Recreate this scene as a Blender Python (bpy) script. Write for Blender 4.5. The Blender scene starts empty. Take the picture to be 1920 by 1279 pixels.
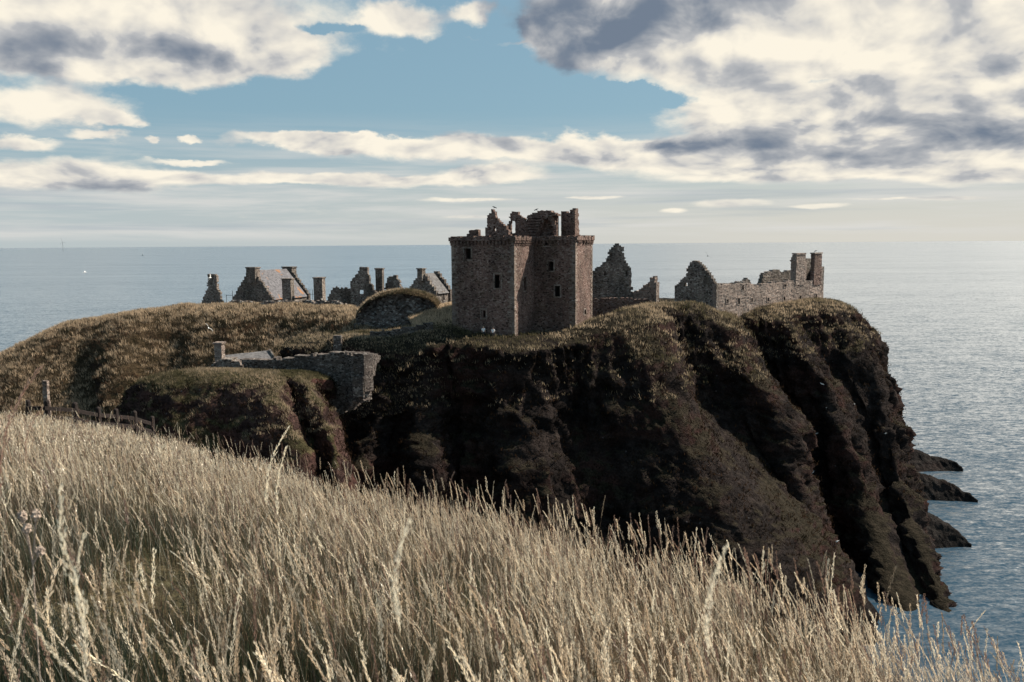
import bpy, bmesh, math, random
import numpy as np
from mathutils import Vector, Matrix, noise as mnoise
rnd = random.Random(7)
rs = np.random.RandomState(11)
sc = bpy.context.scene
COL = sc.collection
R = math.radians

# ---------------------------------------------------------------- camera
CAMZ = 50.0
FPX = 1560.0                     # focal length in pixels of a 1920 wide frame
PITCH = math.atan(182.5 / FPX)
ROLL = 0.0073
F = Vector((0, math.cos(PITCH), -math.sin(PITCH)))
U0 = Vector((0, math.sin(PITCH), math.cos(PITCH)))
R0 = Vector((1, 0, 0))
RT = R0 * math.cos(ROLL) - U0 * math.sin(ROLL)
UP = U0 * math.cos(ROLL) + R0 * math.sin(ROLL)
cam_d = bpy.data.cameras.new("camera")
cam = bpy.data.objects.new("camera", cam_d)
COL.objects.link(cam)
m = Matrix((RT, UP, -F)).transposed().to_4x4()
m.translation = Vector((0, 0, CAMZ))
cam.matrix_world = m
cam_d.sensor_width = 36.0
cam_d.lens = 36.0 * FPX / 1920.0
cam_d.clip_start = 0.05
cam_d.clip_end = 120000
cam_d.dof.use_dof = True
cam_d.dof.focus_distance = 45.0
cam_d.dof.aperture_fstop = 9.0
sc.camera = cam

# ---------------------------------------------------------------- light
SUN_AZ, SUN_EL = R(67), R(42)    # azimuth to the right of +Y
sun_dir = Vector((math.sin(SUN_AZ) * math.cos(SUN_EL), math.cos(SUN_AZ) * math.cos(SUN_EL), math.sin(SUN_EL)))
sd = bpy.data.lights.new("sun", 'SUN')
sd.energy = 5.0
sd.angle = R(0.6)
sd.color = (1.0, 0.91, 0.77)
so = bpy.data.objects.new("sun", sd)
COL.objects.link(so)
so.rotation_euler = sun_dir.to_track_quat('Z', 'Y').to_euler()
so.location = (0, 0, 200)
sc.view_settings.view_transform = 'Standard'
sc.view_settings.look = 'None'
sc.view_settings.exposure = 0.8
sc.view_settings.gamma = 1.0

def ray(u, v):
    return F * FPX + RT * (u - 960.0) - UP * (v - 639.5)
def PY(u, v, y):
    d = ray(u, v)
    t = y / d.y
    return Vector((d.x * t, y, CAMZ + d.z * t))
def PZ(u, v, z):
    d = ray(u, v)
    t = (z - CAMZ) / d.z
    return Vector((d.x * t, d.y * t, z))
def azel(u, v):
    d = ray(u, v).normalized()
    return math.degrees(math.atan2(d.x, d.y)), math.degrees(math.asin(d.z))

# ---------------------------------------------------------------- node helpers
class NT:
    def __init__(s, tree):
        s.t = tree
        tree.nodes.clear()
    def n(s, ty, ins=None, **pr):
        nd = s.t.nodes.new(ty)
        for k, v in pr.items():
            setattr(nd, k, v)
        for k, v in (ins or {}).items():
            sock = nd.inputs[k]
            if isinstance(v, bpy.types.NodeSocket):
                s.t.links.new(v, sock)
            else:
                sock.default_value = v
        return nd
    def m(s, op, a, b=0.0, c=0.0, clamp=False):
        return s.n('ShaderNodeMath', {0: a, 1: b, 2: c}, operation=op, use_clamp=clamp).outputs[0]
    def vm(s, op, a, b=(0, 0, 0), out=0):
        return s.n('ShaderNodeVectorMath', {0: a, 1: b}, operation=op).outputs[out]
    def scale(s, a, f):
        return s.n('ShaderNodeVectorMath', {0: a, 'Scale': f}, operation='SCALE').outputs[0]
    def mix(s, f, a, b, mode='MIX'):
        def col(c):
            return c if isinstance(c, bpy.types.NodeSocket) else (tuple(c) + (1.0,) if len(c) == 3 else c)
        nd = s.n('ShaderNodeMix', {}, data_type='RGBA', blend_type=mode)
        for i, v in ((0, f), (6, col(a)), (7, col(b))):
            if isinstance(v, bpy.types.NodeSocket): s.t.links.new(v, nd.inputs[i])
            else: nd.inputs[i].default_value = v
        return nd.outputs[2]
    def noise(s, vec, scale, detail=4, rough=0.55, dist=0.0, out=0):
        return s.n('ShaderNodeTexNoise', {'Vector': vec, 'Scale': scale, 'Detail': detail, 'Roughness': rough, 'Distortion': dist}).outputs[out]
    def mr(s, v, a, b, c=0.0, d=1.0, smooth=True):
        return s.n('ShaderNodeMapRange', {0: v, 1: a, 2: b, 3: c, 4: d}, interpolation_type='SMOOTHSTEP' if smooth else 'LINEAR').outputs[0]
    def mapping(s, vec, loc=(0, 0, 0), rot=(0, 0, 0), scl=(1, 1, 1), ty='POINT'):
        return s.n('ShaderNodeMapping', {'Vector': vec, 'Location': loc, 'Rotation': rot, 'Scale': scl}, vector_type=ty).outputs[0]

# ---------------------------------------------------------------- sky
world = bpy.data.worlds.new("World")
sc.world = world
world.use_nodes = True
w = NT(world.node_tree)
tc = w.n('ShaderNodeTexCoord').outputs['Generated']
sky = w.n('ShaderNodeTexSky', {}, sky_type='NISHITA', sun_disc=False, sun_elevation=SUN_EL, sun_rotation=SUN_AZ,
          altitude=50.0, air_density=1.0, dust_density=1.2, ozone_density=1.0).outputs[0]
sep = w.n('ShaderNodeSeparateXYZ', {0: tc})
X_, Y_, Z_ = sep.outputs
az = w.m('MULTIPLY', w.m('ARCTAN2', X_, Y_), 57.2958)
el = w.m('MULTIPLY', w.m('ARCSINE', Z_), 57.2958)
q = w.n('ShaderNodeCombineXYZ', {0: az, 1: el, 2: 0.0}).outputs[0]
zz = w.m('ADD', w.m('MAXIMUM', Z_, 0.0), 0.10)
pp = w.n('ShaderNodeCombineXYZ', {0: w.m('DIVIDE', X_, zz), 1: w.m('DIVIDE', Y_, zz), 2: 0.0}).outputs[0]
# stretched angular coordinates: low clouds get flatter
qn = w.n('ShaderNodeCombineXYZ', {0: w.m('MULTIPLY', az, 0.14), 1: w.m('MULTIPLY', w.m('LOGARITHM', w.m('ADD', w.m('DIVIDE', w.m('MAXIMUM', el, 0.0), 5.0), 1.0), 2.71828), 3.6), 2: 0.0}).outputs[0]
n1 = w.noise(qn, 1.25, 9, 0.6, 0.25)
n2 = w.noise(w.vm('ADD', qn, (3.1, 7.7, 1.3)), 2.6, 7, 0.6, 0.2)
warp = w.scale(w.vm('SUBTRACT', w.noise(qn, 1.6, 5, 0.6, 0.0, 1), (0.5, 0.5, 0.5)), 3.4)
warp = w.scale(w.vm('MULTIPLY', warp, (1.5, 0.8, 0)), w.mr(el, 1.5, 9.0, 0.12, 1.0))
qw = w.vm('ADD', q, warp)
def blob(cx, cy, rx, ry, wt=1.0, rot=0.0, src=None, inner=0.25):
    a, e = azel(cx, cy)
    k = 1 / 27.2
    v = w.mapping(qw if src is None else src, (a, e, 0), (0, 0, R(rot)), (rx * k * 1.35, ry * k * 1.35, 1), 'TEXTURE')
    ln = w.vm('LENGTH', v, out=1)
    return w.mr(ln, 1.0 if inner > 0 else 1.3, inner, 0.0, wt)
def addall(lst):
    while len(lst) > 1:
        lst = [w.m('ADD', lst[i], lst[i + 1]) if i + 1 < len(lst) else lst[i] for i in range(0, len(lst), 2)]
    return lst[0]
CL = [(1500, -260, 620, 190, 1.3), (1900, -120, 300, 120, 1.2), (180, 20, 430, 95, 1), (470, 95, 150, 45, .9), (250, 125, 280, 34, .9, 2), (80, 200, 150, 38, .95), (205, 225, 55, 14, .8),  # leading pair: unseen clouds added above the frame to silver the sea's reflection
      (178, 257, 42, 9, .8), (285, 260, 15, 7, .9), (357, 265, 18, 8, .9), (35, 272, 70, 13, .9), (745, 38, 82, 30, .95), (880, 22, 42, 26, .85),
      (1060, 70, 70, 62, 1), (1190, 30, 210, 95, 1.1), (1480, 60, 330, 130, 1.1), (1800, 90, 260, 150, 1.1), (1420, 215, 150, 48, .95), (1680, 230, 330, 62, 1.05),
      (620, 268, 200, 15, .9), (860, 276, 330, 24, 1.0), (1230, 285, 330, 28, 1.0), (1600, 305, 400, 32, 1.0), (1850, 330, 150, 16, .8), (1560, 325, 250, 12, .7),
      (90, 322, 260, 22, .85), (440, 332, 300, 12, .7), (720, 338, 260, 12, .75), (920, 326, 110, 18, .9), (357, 302, 75, 6, .8), (80, 345, 220, 14, .7),
      (1110, 369, 60, 4, .8), (880, 374, 100, 5, .75), (1262, 395, 26, 5, .7), (1380, 382, 75, 9, .75), (1530, 385, 60, 5, .65), (1670, 371, 70, 2.5, .6), (1790, 371, 60, 4, .75),
      (870, 406, 55, 4, .6), (930, 76, 90, 5, .35, -5)]
HO = [(1690, 25, 60, 14, -1.0, 8), (1520, 160, 30, 8, -.8), (1620, 55, 20, 10, -.5), (1200, 170, 110, 14, -.9, -8), (620, 50, 60, 10, -.6)]
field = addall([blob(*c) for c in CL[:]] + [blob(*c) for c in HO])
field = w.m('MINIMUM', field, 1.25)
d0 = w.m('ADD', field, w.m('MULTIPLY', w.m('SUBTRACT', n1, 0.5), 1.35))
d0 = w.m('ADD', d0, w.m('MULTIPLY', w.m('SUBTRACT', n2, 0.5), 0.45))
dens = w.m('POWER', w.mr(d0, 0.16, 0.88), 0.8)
DK = [(150, 75, 260, 26, .75, 3), (380, 95, 110, 18, .4, 4), (20, 105, 120, 20, .5), (1150, 18, 270, 42, 1.35), (1100, 85, 140, 44, 1.3), (1050, 138, 50, 18, .8),
      (1370, 120, 60, 28, .4), (1640, 235, 250, 34, .85), (1500, 225, 120, 26, .45), (1700, 285, 220, 18, .75), (1340, 272, 150, 9, .7), (1900, 125, 110, 24, .7), (1880, 250, 120, 20, .6),
      (700, 289, 90, 6, .45, -3), (1250, 278, 60, 8, .4), (60, 347, 200, 10, .5), (430, 347, 40, 6, .4), (60, 235, 90, 9, .35), (1580, 150, 70, 12, .4), (950, 300, 300, 8, .3), (1500, 318, 300, 6, .4), (200, 350, 150, 6, .4)]
dark = addall([blob(*c, inner=-.1) for c in DK])
# relief of the cloud tops: compare the noise with itself a little higher up
nl = w.noise(qn, 1.4, 4, 0.5, 0.3)
na = w.noise(w.vm('ADD', qn, (0.12, 0.20, 0)), 1.4, 4, 0.5, 0.3)
rel = w.m('SUBTRACT', na, nl)
nb = w.noise(w.vm('ADD', qn, (9.1, 2.2, 4.0)), 1.7, 5, 0.52, 0.4)
shade = w.m('ADD', w.m('MULTIPLY', rel, 2.6), w.m('MULTIPLY', dark, w.mr(nb, 0.25, 0.66, 0.3, 0.95)))
shade = w.m('ADD', shade, w.m('MULTIPLY', w.m('SUBTRACT', nb, 0.5), 0.95))
shade = w.m('ADD', shade, w.m('MULTIPLY', w.mr(d0, 0.75, 1.6), 0.16))
nd_ = w.noise(w.vm('ADD', qn, (1.7, 5.2, 2.0)), 0.8, 4, 0.5, 0.2)
shade = w.m('ADD', shade, w.m('MULTIPLY', w.m('SUBTRACT', nd_, 0.5), 0.9))
shade = w.mr(shade, -0.55, 1.45)
SKY_S = 0.11
k = 1 / SKY_S / 1.74
cream = tuple(c * k for c in (0.98, 0.91, 0.77))
grey = tuple(c * k for c in (0.17, 0.215, 0.285))
mid_ = tuple(c * k for c in (0.56, 0.56, 0.56))
ccol = w.mix(w.mr(shade, 0.08, 0.5, smooth=False), cream, mid_)
ccol = w.mix(w.mr(shade, 0.42, 1.0, smooth=False), ccol, grey)
# clear sky: nishita pulled a little to the muted teal of the photograph, paler and warmer at the horizon
clear = w.mix(1.0, sky, (0.54, 0.58, 0.56), 'MULTIPLY')
hz = w.mr(el, 0.0, 9.0, 1.0, 0.0)
azw = w.mr(az, -30.0, 25.0, 0.0, 1.0)
hcol = w.mix(azw, tuple(c * k for c in (0.52, 0.57, 0.575)), tuple(c * k for c in (0.72, 0.685, 0.61)))
clear2 = w.mix(0.72, clear, tuple(c * k for c in (0.245, 0.41, 0.51)))
clear2 = w.mix(w.m('MULTIPLY', hz, 0.9), clear2, hcol)
# thin veil streaks
nv = w.noise(w.mapping(q, scl=(0.05, 0.85, 1)), 1.0, 6, 0.6, 0.2)
veil = w.m('MULTIPLY', w.mr(nv, 0.40, 0.64), w.m('MULTIPLY', w.mr(el, 0.1, 0.8), w.mr(el, 9.0, 3.5)))
clear3 = w.mix(w.m('MULTIPLY', veil, 0.75), clear2, tuple(c * k for c in (0.72, 0.71, 0.68)))
nv2 = w.noise(w.mapping(q, loc=(4, 9, 2), scl=(0.045, 1.15, 1)), 1.0, 5, 0.55, 0.2)
veil2 = w.m('MULTIPLY', w.mr(nv2, 0.5, 0.72), w.m('MULTIPLY', w.mr(el, 0.1, 0.8), w.mr(el, 6.0, 2.5)))
clear3 = w.mix(w.m('MULTIPLY', veil2, 0.55), clear3, tuple(c * k for c in (0.40, 0.46, 0.51)))
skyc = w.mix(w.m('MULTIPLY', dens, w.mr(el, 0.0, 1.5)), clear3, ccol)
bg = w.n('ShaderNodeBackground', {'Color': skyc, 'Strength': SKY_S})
wo = w.n('ShaderNodeOutputWorld', {'Surface': bg.outputs[0]})
world.cycles.sampling_method = 'MANUAL'
world.cycles.sample_map_resolution = 512

# ---------------------------------------------------------------- object helpers
def tag(o, label=None, cat=None, group=None, kind=None):
    if label: o['label'] = label
    if cat: o['category'] = cat
    if group: o['group'] = group
    if kind: o['kind'] = kind
    return o
def empty(name, loc, label=None, cat=None, group=None):
    o = bpy.data.objects.new(name, None)
    o.empty_display_size = 0.5
    COL.objects.link(o)
    o.location = loc
    return tag(o, label, cat, group)
def origin_of(p):
    v = Vector((0, 0, 0))
    while p is not None:
        v += p.location
        p = p.parent
    return v
def link(name, me, mat=None, parent=None, smooth=False, origin=None):
    """mesh given in world coordinates; shifted so it sits right under its parent / origin"""
    off = origin_of(parent) if parent is not None else (Vector(origin) if origin is not None else Vector((0, 0, 0)))
    if off.length > 0: me.transform(Matrix.Translation(-off))
    if mat is not None: me.materials.append(mat)
    if smooth:
        me.polygons.foreach_set('use_smooth', [True] * len(me.polygons))
    o = bpy.data.objects.new(name, me)
    COL.objects.link(o)
    if parent is not None: o.parent = parent
    elif origin is not None: o.location = off
    return o
def np_mesh(name, V, faces, colors=None):
    """V (n,3), faces (m,k) arrays all of one size, or list of such arrays"""
    me = bpy.data.meshes.new(name)
    fl = faces if isinstance(faces, list) else [faces]
    nf = sum(len(f) for f in fl)
    loops = np.concatenate([f.ravel() for f in fl]).astype(np.int32)
    tot = np.concatenate([np.full(len(f), f.shape[1]) for f in fl]).astype(np.int32)
    st = np.concatenate([[0], np.cumsum(tot)[:-1]]).astype(np.int32)
    me.vertices.add(len(V)); me.vertices.foreach_set('co', np.asarray(V, dtype=np.float32).ravel())
    me.loops.add(len(loops)); me.loops.foreach_set('vertex_index', loops)
    me.polygons.add(nf); me.polygons.foreach_set('loop_start', st); me.polygons.foreach_set('loop_total', tot)
    me.update(calc_edges=True)
    if colors is not None:
        a = me.color_attributes.new('tint', 'FLOAT_COLOR', 'POINT')
        c = np.ones((len(V), 4), dtype=np.float32); c[:, :3] = colors
        a.data.foreach_set('color', c.ravel())
    return me

# vectorised gradient noise
_perm = rs.permutation(4096)
_grad = rs.normal(size=(4096, 3)); _grad /= np.linalg.norm(_grad, axis=1)[:, None]
def _h(i, j, k):
    return _perm[(_perm[(_perm[i & 4095] + j) & 4095] + k) & 4095]
def pnoise(P):
    P = np.asarray(P, dtype=np.float64)
    I = np.floor(P).astype(np.int64); f = P - I
    u = f * f * f * (f * (f * 6 - 15) + 10)
    out = 0
    for dx in (0, 1):
        for dy in (0, 1):
            for dz in (0, 1):
                g = _grad[_h(I[:, 0] + dx, I[:, 1] + dy, I[:, 2] + dz)]
                d = f - np.array([dx, dy, dz])
                wgt = (u[:, 0] if dx else 1 - u[:, 0]) * (u[:, 1] if dy else 1 - u[:, 1]) * (u[:, 2] if dz else 1 - u[:, 2])
                out = out + wgt * (g * d).sum(1)
    return out * 1.6
def fbm(P, oct=4, gain=0.5, ridged=False):
    a, s, t = 1.0, 0.0, 0.0
    P = np.array(P, dtype=np.float64)
    for o in range(oct):
        n = pnoise(P + 17.3 * o)
        if ridged: n = 1 - 2 * np.abs(n)
        s = s + a * n; t += a; a *= gain; P = P * 2.03
    return s / t

# ---------------------------------------------------------------- materials
def new_mat(name):
    mt = bpy.data.materials.new(name)
    mt.use_nodes = True
    return mt, NT(mt.node_tree)
def out(t, shader):
    t.n('ShaderNodeOutputMaterial', {'Surface': shader})
def pos(t):
    return t.n('ShaderNodeNewGeometry').outputs['Position']

def stone_mat(name, c1, c2, c3, scale=2.6, mortar=(0.16, 0.14, 0.12), stain=0.5, moss=0.0):
    mt, t = new_mat(name)
    p = t.mapping(pos(t), scl=(1, 1, 1.7))
    pw = t.vm('ADD', p, t.scale(t.vm('SUBTRACT', t.noise(p, 1.5, 3, .5, 0, 1), (.5, .5, .5)), 0.25))
    vo = t.n('ShaderNodeTexVoronoi', {'Vector': pw, 'Scale': scale, 'Randomness': 0.9})
    ve = t.n('ShaderNodeTexVoronoi', {'Vector': pw, 'Scale': scale, 'Randomness': 0.9}, feature='DISTANCE_TO_EDGE')
    sx = t.n('ShaderNodeSeparateColor', {0: vo.outputs['Color']})
    c = t.mix(sx.outputs[0], c1, c2)
    c = t.mix(t.mr(sx.outputs[1], .72, .8), c, c3)
    c = t.mix(t.mr(sx.outputs[2], .86, .9), c, tuple(x * .45 for x in c1))
    fine = t.noise(pos(t), 9.0, 5, .65)
    c = t.mix(1.0, c, t.mix(t.mr(fine, .25, .75), (.55, .55, .55), (1.35, 1.35, 1.35)), 'MULTIPLY')
    big = t.noise(t.mapping(pos(t), scl=(1, 1, .45)), .35, 5, .65)
    c = t.mix(1.0, c, t.mix(t.mr(big, .35, .65), (1 - stain,) * 3, (1.15, 1.12, 1.1)), 'MULTIPLY')
    c = t.mix(t.mr(ve.outputs['Distance'], .0, .06, .75, 0), c, mortar)
    if moss > 0:
        mn = t.noise(pos(t), .8, 4, .6)
        c = t.mix(t.m('MULTIPLY', t.mr(mn, .5, .65), moss), c, (.07, .065, .03))
    hgt = t.m('ADD', t.m('MULTIPLY', t.mr(ve.outputs['Distance'], 0, .12), .6), t.m('MULTIPLY', fine, .5))
    bp = t.n('ShaderNodeBump', {'Height': hgt, 'Strength': .9, 'Distance': .12}).outputs[0]
    b = t.n('ShaderNodeBsdfPrincipled', {'Base Color': c, 'Roughness': .95, 'Normal': bp, 'Specular IOR Level': .15})
    out(t, b.outputs[0])
    return mt
M_KEEP = stone_mat('keep_masonry', (.145, .092, .078), (.215, .145, .125), (.26, .195, .17), 3.7, (.11, .085, .075), .4, .15)
M_RANGE = stone_mat('pale_masonry', (.28, .215, .185), (.36, .285, .245), (.41, .345, .305), 3.8, (.24, .19, .16), .3, .05)
M_RUIN = stone_mat('grey_masonry', (.17, .14, .125), (.27, .225, .20), (.36, .33, .30), 3.6, (.09, .075, .065), .5, .2)
M_RUBBLE = stone_mat('rubble_masonry', (.16, .135, .125), (.27, .235, .22), (.42, .40, .38), 2.4, (.02, .018, .015), .5, .1)
M_CURT = stone_mat('curtain_masonry', (.10, .082, .074), (.17, .14, .127), (.27, .24, .22), 4.0, (.09, .08, .075), .45, .1)

M_QUOIN = stone_mat('dressed_stone', (.19, .145, .12), (.24, .19, .16), (.29, .245, .22), 2.2, (.2, .16, .14), .35)
def plain_mat(name, col, rough=.9, noise_s=6.0, amt=.5, spec=.2, transl=0):
    mt, t = new_mat(name)
    nz = t.noise(pos(t), noise_s, 5, .6)
    c = t.mix(t.mr(nz, .3, .7), tuple(x * (1 - amt) for x in col), tuple(min(1, x * (1 + amt * .5)) for x in col))
    bp = t.n('ShaderNodeBump', {'Height': nz, 'Strength': .5, 'Distance': .03}).outputs[0]
    b = t.n('ShaderNodeBsdfPrincipled', {'Base Color': c, 'Roughness': rough, 'Normal': bp, 'Specular IOR Level': spec})
    out(t, b.outputs[0])
    return mt
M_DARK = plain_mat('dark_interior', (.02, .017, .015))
M_WOOD = plain_mat('weathered_wood', (.03, .022, .02), noise_s=15)
M_WHITE = plain_mat('white_feathers', (.8, .79, .77), noise_s=20, amt=.1)
M_GULLG = plain_mat('grey_feathers', (.13, .13, .14), noise_s=20, amt=.2)
M_SKIN = plain_mat('skin', (.5, .32, .25), .6, 20, .1)
M_SHIRT = plain_mat('white_shirt', (.78, .77, .78), .8, 20, .1)
M_TROUS = plain_mat('dark_trousers', (.03, .03, .04), .9, 20, .2)
M_HAIR = plain_mat('brown_hair', (.05, .035, .025), .7, 30, .3)
M_METAL = plain_mat('dark_metal', (.08, .08, .085), .6)
M_SAIL = plain_mat('white_sail', (.8, .8, .78), .8)

def slate_mat(name, base, lichen):
    mt, t = new_mat(name)
    p = pos(t)
    br = t.n('ShaderNodeTexVoronoi', {'Vector': t.mapping(p, scl=(1, 1, 1.3)), 'Scale': 3.2})
    sx = t.n('ShaderNodeSeparateColor', {0: br.outputs['Color']})
    c = t.mix(sx.outputs[0], tuple(x * .65 for x in base), tuple(x * 1.4 for x in base))
    c = t.mix(t.mr(t.noise(p, 3.5, 4, .7), .55, .62), c, tuple(x * 1.7 for x in base))
    if lichen:
        ln = t.noise(t.vm('ADD', p, (3, 0, 1)), .33, 5, .65)
        c = t.mix(t.m('MULTIPLY', t.mr(ln, .555, .6), .75), c, (.30, .13, .045))
    b = t.n('ShaderNodeBsdfPrincipled', {'Base Color': c, 'Roughness': .8, 'Specular IOR Level': .2,
            'Normal': t.n('ShaderNodeBump', {'Height': sx.outputs[0], 'Strength': .5, 'Distance': .05}).outputs[0]})
    out(t, b.outputs[0])
    return mt
M_SLATE = slate_mat('slate_with_lichen', (.105, .10, .108), True)
M_SLATE2 = slate_mat('plain_slate', (.105, .098, .098), False)

def terrain_mat(name, veg1, veg2, rock1, rock2, vegbias=0.0, red=.5):
    mt, t = new_mat(name)
    g = t.n('ShaderNodeNewGeometry')
    p = g.outputs['Position']
    nz = t.n('ShaderNodeSeparateXYZ', {0: g.outputs['Normal']}).outputs[2]
    na = t.noise(p, .12, 6, .6)
    nb_ = t.noise(p, .9, 5, .65)
    nc = t.noise(p, 4.0, 5, .7)
    rk = t.mix(t.mr(nb_, .3, .7), rock1, rock2)
    rk = t.mix(t.m('MULTIPLY', t.mr(na, .45, .62), red), rk, (.075, .032, .026))
    rk = t.mix(1.0, rk, t.mix(t.mr(nc, .3, .7), (.6, .6, .6), (1.35, 1.35, 1.35)), 'MULTIPLY')
    bed = t.noise(t.mapping(p, rot=(R(12), 0, 0), scl=(.12, .12, .8)), 1.0, 6, .6, .4)
    rk = t.mix(1.0, rk, t.mix(t.mr(bed, .36, .62), (.62, .63, .65), (1.3, 1.26, 1.22)), 'MULTIPLY')
    # pale lichen and bird droppings
    sp = t.n('ShaderNodeTexVoronoi', {'Vector': p, 'Scale': 1.1})
    spm = t.m('MULTIPLY', t.mr(sp.outputs['Distance'], .16, .06), t.mr(t.noise(p, .25, 3, .6), .52, .62))
    rk = t.mix(t.m('MULTIPLY', spm, .5), rk, (.17, .155, .16))
    vg = t.mix(t.mr(nb_, .3, .68), veg1, veg2)
    vg = t.mix(1.0, vg, t.mix(t.mr(nc, .3, .7), (.5, .5, .5), (1.5, 1.5, 1.5)), 'MULTIPLY')
    f = t.m('ADD', nz, t.m('MULTIPLY', t.m('SUBTRACT', na, .5), 1.6))
    f = t.m('ADD', f, t.m('MULTIPLY', t.m('SUBTRACT', nb_, .5), .9))
    f = t.mr(t.m('ADD', f, vegbias), .38, .62)
    c = t.mix(f, rk, vg)
    h = t.m('ADD', t.m('MULTIPLY', nb_, 1.2), t.m('MULTIPLY', nc, .35))
    bp = t.n('ShaderNodeBump', {'Height': h, 'Strength': 1.0, 'Distance': .8}).outputs[0]
    b = t.n('ShaderNodeBsdfPrincipled', {'Base Color': c, 'Roughness': 1.0, 'Normal': bp, 'Specular IOR Level': .05})
    out(t, b.outputs[0])
    return mt
M_CLIFF = terrain_mat('cliff_ground', (.014, .012, .008), (.034, .027, .019), (.011, .0085, .008), (.029, .023, .0215), -.2, .3)
M_HILL = terrain_mat('hill_ground', (.03, .022, .014), (.075, .052, .03), (.03, .02, .017), (.06, .042, .035), .35, .4)
M_KNOLL = terrain_mat('knoll_ground', (.03, .028, .014), (.08, .065, .035), (.025, .016, .014), (.075, .045, .04), -.12, .6)
M_FORE = terrain_mat('slope_ground', (.05, .045, .025), (.09, .07, .04), (.04, .03, .02), (.06, .05, .03), 1.0, 0)
M_SKERRY = terrain_mat('sea_rock', (.014, .013, .011), (.02, .018, .015), (.010, .009, .009), (.028, .025, .024), -.6, .1)

def grass_mat(name, tr=.5, gloss=.05):
    mt, t = new_mat(name)
    a = t.n('ShaderNodeAttribute', {}, attribute_name='tint').outputs['Color']
    d = t.n('ShaderNodeBsdfDiffuse', {'Color': a, 'Roughness': .8}).outputs[0]
    tl = t.n('ShaderNodeBsdfTranslucent', {'Color': a}).outputs[0]
    gl = t.n('ShaderNodeBsdfGlossy', {'Color': (1, .96, .88, 1), 'Roughness': .35}).outputs[0]
    mx = t.n('ShaderNodeMixShader', {0: tr, 1: d, 2: tl}).outputs[0]
    mx = t.n('ShaderNodeMixShader', {0: gloss, 1: mx, 2: gl}).outputs[0]
    out(t, mx)
    return mt
M_GRASS = grass_mat('dry_grass')
M_TURF = grass_mat('hill_turf', .4, 0.0)

# sea: wave facets as a direct tilt of the normal
mt, t = new_mat('sea_water')
p = pos(t)
def slope(scl, sc_, detail, rot):
    v = t.mapping(p, rot=(0, 0, R(rot)), scl=scl)
    return t.vm('SUBTRACT', t.noise(v, sc_, detail, .6, .3, 1), (.5, .5, .5))
s1 = t.scale(slope((.42, 1.0, 1), .95, 3, 14), .85)
s2 = t.scale(slope((.5, 1.0, 1), 3.0, 3, -8), .8)
s3 = t.scale(slope((.35, 1.0, 1), .12, 4, 10), .32)
sv = t.vm('MULTIPLY', t.vm('ADD', t.vm('ADD', s1, s2), s3), (1, 1, 0))
# calmer and rougher bands of wind
band = t.noise(t.mapping(p, rot=(0, 0, R(8)), scl=(.3, 1, 1)), .006, 5, .65)
sv = t.scale(sv, t.mr(band, .3, .7, .75, 1.25))
nrm = t.vm('NORMALIZE', t.vm('ADD', sv, (0, 0, 1)))
body = t.n('ShaderNodeBsdfDiffuse', {'Color': (.013, .040, .068, 1)}).outputs[0]
gls = t.n('ShaderNodeBsdfGlossy', {'Color': (1, 1, 1, 1), 'Roughness': .3, 'Normal': nrm}).outputs[0]
fr = t.m('MINIMUM', t.n('ShaderNodeFresnel', {'IOR': 1.33, 'Normal': nrm}).outputs[0], .72)
out(t, t.n('ShaderNodeMixShader', {0: fr, 1: body, 2: gls}).outputs[0])
M_SEA = mt

# ---------------------------------------------------------------- terrain by lofting control nets
def crom(P, counts):
    P = np.asarray(P, dtype=float); n = len(P)
    E = np.vstack([2 * P[:1] - P[1:2], P, 2 * P[-1:] - P[-2:-1]]) if P.ndim == 2 else np.concatenate([2 * P[:1] - P[1:2], P, 2 * P[-1:] - P[-2:-1]])
    res = []
    for i in range(n - 1):
        a, b, c, d = E[i], E[i + 1], E[i + 2], E[i + 3]
        for j in range(counts[i]):
            s = j / counts[i]
            res.append(.5 * ((2 * b) + (-a + c) * s + (2 * a - 5 * b + 4 * c - d) * s * s + (-a + 3 * b - 3 * c + d) * s ** 3))
    res.append(P[-1])
    return np.array(res)
def loft(net, rowstep, colstep, disp):
    """net[col][row] of Vectors -> (V, faces, shape); displaced along the normal"""
    A = np.array([[list(p) for p in col] for col in net])          # col,row,3
    nc, nr = A.shape[:2]
    cc = [max(2, int(np.linalg.norm(A[i + 1] - A[i], axis=1)[:].mean() / colstep)) for i in range(nc - 1)]
    A2 = crom(A, cc)
    rc = []
    for j in range(nr - 1):
        L = np.linalg.norm(A[:, j + 1] - A[:, j], axis=1).mean()
        rc.append(max(2, int(L / (rowstep[j] if isinstance(rowstep, (list, tuple)) else rowstep))))
    A3 = crom(np.swapaxes(A2, 0, 1), rc)                            # row,col,3
    nR, nC = A3.shape[:2]
    du = np.gradient(A3, axis=1); dv = np.gradient(A3, axis=0)
    N = np.cross(dv, du); N /= (np.linalg.norm(N, axis=2)[..., None] + 1e-9)
    N = np.where(N[..., 2:3] < -.3, -N, N)
    V = A3.reshape(-1, 3); N = N.reshape(-1, 3)
    V = V + disp(V, N)
    idx = np.arange(nR * nC).reshape(nR, nC)
    Fc = np.stack([idx[:-1, :-1], idx[1:, :-1], idx[1:, 1:], idx[:-1, 1:]], -1).reshape(-1, 4)
    return V, Fc
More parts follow.
